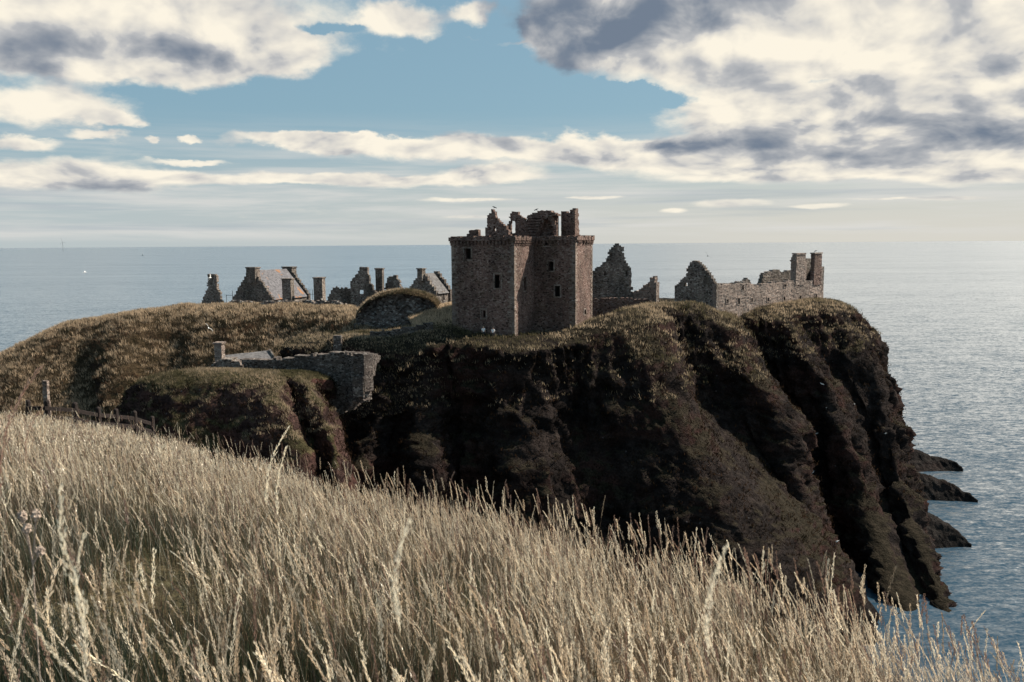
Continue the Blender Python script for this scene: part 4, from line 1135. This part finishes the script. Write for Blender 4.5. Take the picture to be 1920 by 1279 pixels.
def stalks(x, y, tpl, hmin, hmax, lean_az=2.9, redp=.12):
    z = ground(x, y)
    n = len(x)
    which = rs.randint(0, len(tpl), n)
    patch = pnoise(np.stack([x * .35, y * .35, x * 0 + 3], -1))
    for k_, (tv, tf, tt) in enumerate(tpl):
        s = np.where(which == k_)[0]
        if len(s) == 0: continue
        m_ = len(s)
        H = rs.uniform(hmin, hmax, m_)
        a = rs.normal(lean_az, .9, m_)                     # mostly leaning to the left, with the wind
        ca, sa = np.cos(a), np.sin(a)
        L = tv[None] * H[:, None, None]
        ln = rs.normal(.05, .12, m_)[:, None]
        xx = L[..., 0] + L[..., 2] * ln
        X = xx * ca[:, None] - L[..., 1] * sa[:, None] + x[s][:, None]
        Y = xx * sa[:, None] + L[..., 1] * ca[:, None] + y[s][:, None]
        Z = L[..., 2] + z[s][:, None] - .02
        Vv = np.stack([X, Y, Z], -1).reshape(-1, 3)
        Fv = (tf[None] + (np.arange(m_) * len(tv))[:, None, None]).reshape(-1, 4)
        tm = rs.rand(m_, 1)
        hc = STRAW * (1 - tm) + STRAW2 * tm
        isr = (rs.rand(m_, 1) < redp + .15 * np.clip(patch[s], 0, 1)[:, None])
        hc = hc * np.where(rs.rand(m_, 1) < .3, .55, 1.0)
        hc = np.where(isr, RED * 1.3, hc) * rs.uniform(.75, 1.12, (m_, 1))
        stc = np.where(isr, RED * .8, STEM) * rs.uniform(.5, 1.1, (m_, 1))
        C_ = hc[:, None, :] * tt[None, :, None] + stc[:, None, :] * (1 - tt[None, :, None])
        put(Vv, Fv, C_.reshape(-1, 3))
def leafblades(x, y, hmin, hmax, wd, gfrac, seg=4):
    z = ground(x, y); n = len(x)
    H = rs.uniform(hmin, hmax, n); a = rs.uniform(0, 2 * np.pi, n); bd = rs.uniform(.1, .8, n); W_ = wd * rs.uniform(.6, 1.4, n)
    fa = rs.uniform(0, np.pi, n)
    side = np.stack([np.cos(fa), np.sin(fa), 0 * fa], -1)
    rows = []
    for i in range(seg + 1):
        s = i / seg
        c = np.stack([x + np.cos(a) * bd * H * s ** 2 * .6, y + np.sin(a) * bd * H * s ** 2 * .6, z - .02 + H * s * (1 - .25 * bd * s)], -1)
        wv = (W_ * (1 - s) ** .7 + .0003)[:, None] * side
        rows += [c - wv, c + wv]
    Vv = np.stack(rows, 1).reshape(-1, 3); nv = 2 * (seg + 1)
    q_ = np.array([[2 * i, 2 * i + 1, 2 * i + 3, 2 * i + 2] for i in range(seg)])
    Fv = (q_[None] + (np.arange(n) * nv)[:, None, None]).reshape(-1, 4)
    patch = pnoise(np.stack([x * .45, y * .45, x * 0 + 8], -1))
    g_ = (rs.rand(n) < np.clip(gfrac + .5 * patch - .012 * (np.degrees(np.arctan2(x, y)) + 5), 0.03, .97))[:, None]
    C_ = np.where(g_, GRN * rs.uniform(.4, 1.2, (n, 1)), (STEM * rs.uniform(.2, .85, (n, 1))))
    put(Vv, Fv, np.repeat(C_, nv, 0))
TN = make_templates(18, 110, .0009, 1, (.003, .011), .017, .13); TM = make_templates(16, 52, .0011, 2, (.003, .009), .023, .12); TF = make_templates(10, 11, .0022, 3, (.005, .012), .075, .10)
x, y = region(1.2, 4.5, 1750, thinleft=True); stalks(x, y, TN, .5, 1.0)
x, y = region(4.5, 9.5, 5400, thinleft=True); stalks(x, y, TM, .42, .95)
x, y = region(9.5, 16, 7800, 20); stalks(x, y, TM, .42, .92)
x, y = region(16, 38, 19000, -2); stalks(x, y, TF, .38, .85)
# a few taller stalks along the brow
aa = np.radians(rs.uniform(-36, 38, 900)); re_ = np.interp(aa, eaz, er) + rs.uniform(-2.0, .8, 900)
stalks(re_ * np.sin(aa), re_ * np.cos(aa), TN, .7, 1.35, redp=.3)
x, y = region(.9, 5, 22000); leafblades(x, y, .22, .6, .0020, .55)
x, y = region(5, 12, 32000); leafblades(x, y, .2, .52, .0026, .5, 3)
x, y = region(12, 38, 32000, 15); leafblades(x, y, .2, .48, .005, .35, 2)
# thin bare culms, bleached and brown, among the heads
def culms(x, y, hmin, hmax, wd):
    z = ground(x, y); n = len(x); H = rs.uniform(hmin, hmax, n)
    lx, ly = rs.normal(-.12, .22, n), rs.normal(0, .2, n); fa = rs.uniform(0, np.pi, n)
    side = np.stack([np.cos(fa), np.sin(fa), 0 * fa], -1) * (wd * rs.uniform(.6, 1.3, n))[:, None]
    rows = []
    for s in (0, .35, .7, 1):
        c = np.stack([x + lx * H * s ** 1.6, y + ly * H * s ** 1.6, z - .02 + H * s], -1)
        rows += [c - side * (1 - .6 * s), c + side * (1 - .6 * s)]
    Vv = np.stack(rows, 1).reshape(-1, 3)
    q_ = np.array([[2 * i, 2 * i + 1, 2 * i + 3, 2 * i + 2] for i in range(3)])
    m_ = rs.rand(n, 1)
    C_ = np.where(m_ < .4, STRAW * .8, np.where(m_ < .65, STRAW2 * .5, RED * .6)) * rs.uniform(.6, 1.15, (n, 1))
    put(Vv, (q_[None] + (np.arange(n) * 8)[:, None, None]).reshape(-1, 4), np.repeat(C_, 8, 0))
x, y = region(1.0, 4.5, 2800, thinleft=True); culms(x, y, .35, .85, .0007)
x, y = region(4.5, 12, 9500, thinleft=True); culms(x, y, .35, .8, .0011)
x, y = region(12, 38, 12000, 15); culms(x, y, .35, .7, .002)
# the large near heads that reach up into the picture
def hero(u0, v0, u1, v1, Y, seed, wide=.03, tint=None):
    """tip at (u1,v1), root towards (u0,v0)"""
    r = random.Random(seed)
    tip, low = PY(u1, v1, Y), PY(u0, v0, Y * 1.02)
    root = low + (low - tip) * .9
    tp = stalk_template(r, 210, .40, 0.0, wide * .75, .0012, .018, .12)
    tv, tf, tt = tp
    L = (tip - root)
    Hh = L.length
    zax = L.normalized(); xax = Vector((0, 1, 0)).cross(zax).normalized(); yax = zax.cross(xax)
    M_ = np.array([list(xax), list(yax), list(zax)])
    s_ = tv[:, 2].copy()
    tv2 = tv.copy(); tv2[:, 0] -= .10 * np.sin(s_ * math.pi) - r.uniform(.03, .09) * np.clip(s_ - .75, 0, 1) ** 2 * 12
    Vv = (tv2 * Hh) @ M_ + np.array(list(root))
    put(Vv, tf, (STRAW * .98 if tint is None else tint)[None] * tt[:, None] + STEM[None] * (1 - tt[:, None]))
hero(255, 1190, 90, 925, 1.0, 1, .012); hero(235, 1240, 130, 1010, 1.2, 2, .009); hero(812, 1220, 742, 985, .85, 3, .016); hero(1385, 1260, 1340, 1030, .85, 4, .016)
hero(62, 1000, 36, 690, 3.6, 7, .009, RED * 2); hero(78, 900, 60, 765, 3.6, 8, .009, RED * 2); hero(540, 990, 519, 805, 5.0, 9, .007); hero(560, 1000, 528, 840, 5.0, 19, .007); hero(215, 1279, 60, 1180, 1.1, 12, .010)
o = link('foreground_grass', np_mesh('foreground_grass', np.concatenate(gv), np.concatenate(gf4), np.concatenate(gc)), M_GRASS)
tag(o, 'tall dry straw coloured grass with feathery seed heads covering the near slope', 'grass', kind='stuff')
print('grass quads', sum(len(f) for f in gf4))

# dried knapweed stem at the left
M_SEED = plain_mat('dried_flower', (.42, .33, .27), 1.0, 60, .4)
def lump(name, c, rx, rz, mat, parent, seed, bump=.25):
    bm = bmesh.new(); bmesh.ops.create_icosphere(bm, subdivisions=3, radius=1)
    for v_ in bm.verts:
        k_ = 1 + bump * (mnoise.noise(v_.co * 3 + Vector((seed, 0, 0))) + rnd.uniform(-.5, .5))
        v_.co = Vector((v_.co.x * rx * k_, v_.co.y * rx * k_, v_.co.z * rz * k_)) + Vector(c)
    me = bpy.data.meshes.new(name); bm.to_mesh(me); bm.free()
    return link(name, me, mat, parent)
s0 = PY(62, 1250, 1.75); s0.z = float(ground(np.array([s0.x]), np.array([s0.y]))[0])
fl = empty('dried_flower', s0, 'dried thistle-like flower stem with pale woolly heads at the left edge', 'dried flower')
tips = [PY(42, 968, 1.7), PY(68, 965, 1.68), PY(50, 992, 1.7), PY(75, 1033, 1.7)]
j1 = PY(62, 1060, 1.72)
tubes('stem', [(s0, j1)] + [(j1, t_) for t_ in tips], .0016, M_SEED, fl)
for i_, t_ in enumerate(tips): lump('flower_head', t_, .008, .010, M_SEED, fl, i_ * 3.1, .6)

# ---------------------------------------------------------------- timber fence in the grass at left
fe = empty('timber_fence', PY(160, 790, 40), 'dark timber post and rail fence beyond the tall grass at left', 'fence')
fps = [(52, 748, 40), (88, 748, 40), (140, 752, 41), (184, 761, 42), (217, 764, 43), (252, 768, 44), (285, 778, 45)]
tops = []
for (u_, v_, Y_p) in fps:
    t_ = PY(u_, v_ + 5, Y_p); tops.append(t_)
    me_c = t_ + W(0, 0, -1.2)
    bm = bmesh.new()
    ret = bmesh.ops.create_cone(bm, cap_ends=True, segments=10, radius1=.14, radius2=.12, depth=2.4)
    r2_ = bmesh.ops.create_icosphere(bm, subdivisions=2, radius=.125)
    bmesh.ops.translate(bm, verts=r2_['verts'], vec=(0, 0, 1.17))
    bmesh.ops.translate(bm, verts=bm.verts, vec=me_c)
    me = bpy.data.meshes.new('post'); bm.to_mesh(me); bm.free()
    link('post', me, M_WOOD, fe)
for dz_ in (.3, .75):
    for a_, b_ in zip(tops[:-1], tops[1:]):
        d_ = (b_ - a_)
        c_ = (a_ + b_) / 2 + W(0, -.16, -dz_)
        box_mesh('rail', c_, d_ / 2, Vector((0, .03, 0)), Vector((0, 0, .09)), M_WOOD, fe, .004)
wp = PY(84, 735, 60)
masonry('waymark_post', Plane((wp.x - .16, 60), (wp.x + .16, 60)), [(0, wp.z - 3), (.34, wp.z - 3), (.34, wp.z + .75), (0, wp.z + .8)], M_RANGE, None, .3, [], (.17, .2), .02, .0, False, 5)
o = bpy.data.objects['waymark_post']; o.data.transform(Matrix.Translation(-wp)); o.location = wp
tag(o, 'pale narrow stone post standing upright in the dark hollow behind the fence', 'post')

# ---------------------------------------------------------------- gulls
def gull(loc, label, group, fly=True, span=1.3, heading=0.0, bank=0.0, wing=.35, mat=None):
    bm = bmesh.new()
    prof = [(-.30, .012), (-.2, .05), (-.05, .085), (.1, .085), (.19, .05), (.24, .045), (.29, .04), (.33, .012), (.37, .004)]
    rings_ = []
    for (x_, r_) in prof:
        zc = .03 if x_ > .18 else 0
        rings_.append([bm.verts.new((x_, r_ * math.cos(k_ * math.pi / 4), zc + r_ * .9 * math.sin(k_ * math.pi / 4))) for k_ in range(8)])
    for a_, b_ in zip(rings_[:-1], rings_[1:]):
        for k_ in range(8): bm.faces.new([a_[k_], a_[(k_ + 1) % 8], b_[(k_ + 1) % 8], b_[k_]])
    bm.faces.new(rings_[0]); bm.faces.new(rings_[-1])
    t0 = [bm.verts.new(p) for p in ((-.24, -.03, .01), (-.24, .03, .01), (-.40, .09, .01), (-.40, -.09, .01))]; bm.faces.new(t0)
    for sgn in (1, -1):
        if fly:
            pts = [(.10, .05, .04, -.06), (.16, .30, .04 + wing * .3, -.02), (.10, .45, .04 + wing * .36, -.06), (-.10, .68, .04 + wing * .3, -.14)]
            prev = None
            for (xf, yy, z_, xb_) in pts:
                cur = [bm.verts.new((xf, sgn * yy * span / 1.3, z_ + .008)), bm.verts.new((xb_, sgn * yy * span / 1.3, z_))]
                if prev:
                    bm.faces.new([prev[0], cur[0], cur[1], prev[1]])
                prev = cur
        else:
            prev = None
            for (x_, y_, z_) in ((.12, .07, .04), (0, .095, .03), (-.18, .07, .01), (-.36, .02, 0)):
                cur = [bm.verts.new((x_, sgn * y_, z_ + .05)), bm.verts.new((x_ - .02, sgn * (y_ + .005), z_ - .05))]
                if prev: bm.faces.new([prev[0], cur[0], cur[1], prev[1]])
                prev = cur
            for zz_ in (0,):
                lv = [bm.verts.new(p) for p in ((.0, sgn * .03, -.05), (.02, sgn * .03, -.05), (.02, sgn * .03, -.2), (.0, sgn * .03, -.2))]; bm.faces.new(lv)
    bmesh.ops.recalc_face_normals(bm, faces=bm.faces)
    rotm = Matrix.Rotation(heading, 4, 'Z') @ Matrix.Rotation(bank, 4, 'X') @ (Matrix.Identity(4) if fly else Matrix.Rotation(-.35, 4, 'Y'))
    bmesh.ops.transform(bm, matrix=rotm, verts=bm.verts)
    if fly:
        bmesh.ops.solidify(bm, geom=list(bm.faces), thickness=.012)
    me = bpy.data.meshes.new('gull'); bm.to_mesh(me); bm.free(); me.materials.append(mat or M_WHITE)
    o = bpy.data.objects.new('gull', me); COL.objects.link(o); o.location = loc
    return tag(o, label, 'gull', group)
FG = 'gulls flying around the headland'; PG = 'gulls perched on the ruins'
gull(PY(391, 615, 112), 'white gull flying in front of the grassy hill, above the brick chimney', FG, True, 1.4, 1.9, .9)
gull(PY(394, 521, 125), 'white gull with raised wings in front of the leftmost gable ruin', FG, True, 1.4, 1.2, -1.1)
gull(PY(1327, 480, 110), 'small dark gull above the sea left of the long ruined building', FG, True, 1.2, 1.4, .8, mat=M_GULLG)
gull(PY(159, 511, 150), 'tiny white gull low over the sea far left', FG, True, 1.3, .6, .2)
gull(T1.pt(T1.px(925, 391)[0], T1.px(925, 392.6)[1] + .3, -.4), 'gull perched on the pointed gable top of the keep', PG, False, heading=2.8, mat=M_GULLG)
gull(T3b.pt(T3b.px(1003, 394)[0], T3b.px(1003, 396)[1] + .25, -.8), 'gull perched on the stair turret of the keep', PG, False, heading=.4, mat=M_GULLG)
gc_ = pw_.pt(pw_.px(1535, 471)[0], pw_.px(1535, 472.5)[1] + .2, -.6)
gull(gc_, 'gull perched on the right chimney of the long ruined building', PG, False, heading=.3, mat=M_GULLG)

# nesting gulls on the cliff face: seated on the rock found by a ray
from mathutils.bvhtree import BVHTree
bvh = BVHTree.FromPolygons([tuple(v_) for v_ in V], [tuple(int(i) for i in f) for f in Fc])
cliff_g = [(1541, 722, 'uppermost small white gull on the dark cliff below the twin chimneys'), (1549, 767, 'small white gull on a ledge, second from the top of the cliff'),
           (1602, 760, 'small white gull on the outer rib of the cliff'), (1531, 815, 'small white gull on the cliff, in the middle of the rock face'),
           (1525, 887, 'small white gull low on the cliff beside the steep buttress'), (1660, 815, 'small white gull near the outer edge of the cliff'), (1569, 1018, 'lowest small white gull on the cliff near the grass tops')]
for (u_, v_, lb) in cliff_g:
    h_ = bvh.ray_cast(Vector((0, 0, CAMZ)), ray(u_, v_).normalized())
    if h_[0] is not None:
        gull(h_[0] - ray(u_, v_).normalized() * .2 + W(0, 0, .2), lb, 'gulls nesting on the cliff', False, heading=rnd.uniform(0, 6))

# ---------------------------------------------------------------- two visitors by the keep
def person(loc, label, hair_c, yaw, arm):
    e = empty('person', loc, label, 'person', 'visitors standing at the foot of the keep')
    J = {'pelvis': (0, 0, .95), 'spine': (0, .0, 1.15), 'chest': (0, 0, 1.35), 'neck': (0, 0, 1.50), 'head': (0, -.01, 1.60), 'crown': (0, -.01, 1.70),
         'shL': (.17, 0, 1.43), 'elL': (.24, .02, 1.16), 'wrL': (.22 - arm * .1, -.10, .95), 'haL': (.21 - arm * .1, -.13, .87), 'shR': (-.17, 0, 1.43), 'elR': (-.25, .02, 1.17), 'wrR': (-.23, -.08, .94), 'haR': (-.22, -.10, .86),
         'hipL': (.09, 0, .90), 'knL': (.10, -.02, .50), 'anL': (.10, .02, .09), 'toL': (.11, -.14, .03), 'hipR': (-.09, 0, .90), 'knR': (-.10, -.02, .50), 'anR': (-.11, .02, .09), 'toR': (-.13, -.14, .03)}
    Rr = {'pelvis': .14, 'spine': .125, 'chest': .15, 'neck': .055, 'head': .095, 'crown': .075, 'shL': .06, 'elL': .043, 'wrL': .028, 'haL': .033, 'shR': .06, 'elR': .043, 'wrR': .028, 'haR': .033,
          'hipL': .09, 'knL': .06, 'anL': .042, 'toL': .035, 'hipR': .09, 'knR': .06, 'anR': .042, 'toR': .035}
    Ed = [('pelvis', 'spine'), ('spine', 'chest'), ('chest', 'neck'), ('neck', 'head'), ('head', 'crown'), ('chest', 'shL'), ('shL', 'elL'), ('elL', 'wrL'), ('wrL', 'haL'), ('chest', 'shR'), ('shR', 'elR'), ('elR', 'wrR'), ('wrR', 'haR'),
          ('pelvis', 'hipL'), ('hipL', 'knL'), ('knL', 'anL'), ('anL', 'toL'), ('pelvis', 'hipR'), ('hipR', 'knR'), ('knR', 'anR'), ('anR', 'toR')]
    def skin(name, names, edges, grow, mat):
        ks = list(names)
        me = bpy.data.meshes.new(name)
        me.from_pydata([J[k_] for k_ in ks], [(ks.index(a_), ks.index(b_)) for a_, b_ in edges], [])
        ob_ = bpy.data.objects.new(name, me); COL.objects.link(ob_)
        md = ob_.modifiers.new('skin', 'SKIN'); me.skin_vertices.new() if not me.skin_vertices else None
        for i, k_ in enumerate(ks):
            me.skin_vertices[0].data[i].radius = (Rr[k_] * grow, Rr[k_] * grow * (.75 if k_ in ('chest', 'pelvis', 'spine') else 1))
        me.skin_vertices[0].data[0].use_root = True
        ob_.modifiers.new('sub', 'SUBSURF').levels = 1
        ob_.modifiers['sub'].render_levels = 1
        me.materials.append(mat); ob_.parent = e
        return ob_
    skin('body', J.keys(), Ed, 1.0, M_SKIN)
    up_ = ['spine', 'chest', 'pelvis', 'shL', 'elL', 'shR', 'elR']
    skin('shirt', up_, [x for x in Ed if x[0] in up_ and x[1] in up_], 1.22, M_SHIRT)
    lw_ = ['pelvis', 'hipL', 'knL', 'anL', 'hipR', 'knR', 'anR']
    skin('trousers', lw_, [x for x in Ed if x[0] in lw_ and x[1] in lw_], 1.2, M_TROUS)
    bm = bmesh.new(); bmesh.ops.create_icosphere(bm, subdivisions=2, radius=.115)
    for v_ in bm.verts:
        if v_.co.y < -.04 and v_.co.z < .03: v_.co.y = -.04
        v_.co += Vector((0, .015, 1.665))
    me = bpy.data.meshes.new('hair'); bm.to_mesh(me); bm.free(); me.materials.append(hair_c)
    h_ = bpy.data.objects.new('hair', me); COL.objects.link(h_); h_.parent = e
    for x_ in (-.03, .03):
        pass
    e.rotation_euler.z = yaw
    return e
M_HAIR2 = plain_mat('fair_hair', (.35, .28, .2), .7, 30, .3)
person(PY(906.5, 636, 109.2), 'person in grey-white top with pale hair standing nearer the keep window, left of the pair', M_HAIR2, .4, 0)
person(PY(924.5, 638, 108.4), 'person in bright white top and dark trousers, right of the pair below the keep', M_HAIR, -.5, 1)

# far out at sea
wt = empty('sea_mast', PZ(118, 469, 0) if False else W(PY(118, 464, 9000).x, 9000, 0), 'hair-thin mast rising from the sea on the horizon, far left', 'mast')
bs = origin_of(wt)
tubes('mast', [(bs + W(0, 0, -2), bs + W(0, 0, 105))], 1.3, M_METAL, wt)
tubes('blade', [(bs + W(0, -5, 105), bs + W(-12, -5, 145)), (bs + W(0, -5, 105), bs + W(40, -5, 92)), (bs + W(0, -5, 105), bs + W(-28, -5, 78))], .5, M_METAL, wt)
sb = empty('sailing_boat', W(PY(267, 466, 4500).x, 4500, 0), 'tiny white sailing boat on the sea near the horizon at left', 'boat')
bs = origin_of(sb)
me = bpy.data.meshes.new('hull')
me.from_pydata([tuple(bs + W(*p)) for p in ((-7, -2, 1.5), (5, -2, 1.5), (8, 0, 1.8), (5, 2, 1.5), (-7, 2, 1.5), (-6, 0, -1), (5, 0, -1))], [], [(0, 1, 2, 3, 4), (0, 5, 6, 1), (1, 6, 2), (2, 6, 3), (3, 6, 5, 4), (0, 4, 5)])
link('hull', me, M_SAIL, sb)
me = bpy.data.meshes.new('sail')
me.from_pydata([tuple(bs + W(*p)) for p in ((-6, 0, 2), (1, 0, 2), (1, 0, 16), (-6, .3, 2), (1, .3, 2), (1, .3, 16))], [], [(0, 1, 2), (5, 4, 3), (0, 3, 4, 1), (1, 4, 5, 2), (2, 5, 3, 0)])
link('sail', me, M_SAIL, sb)
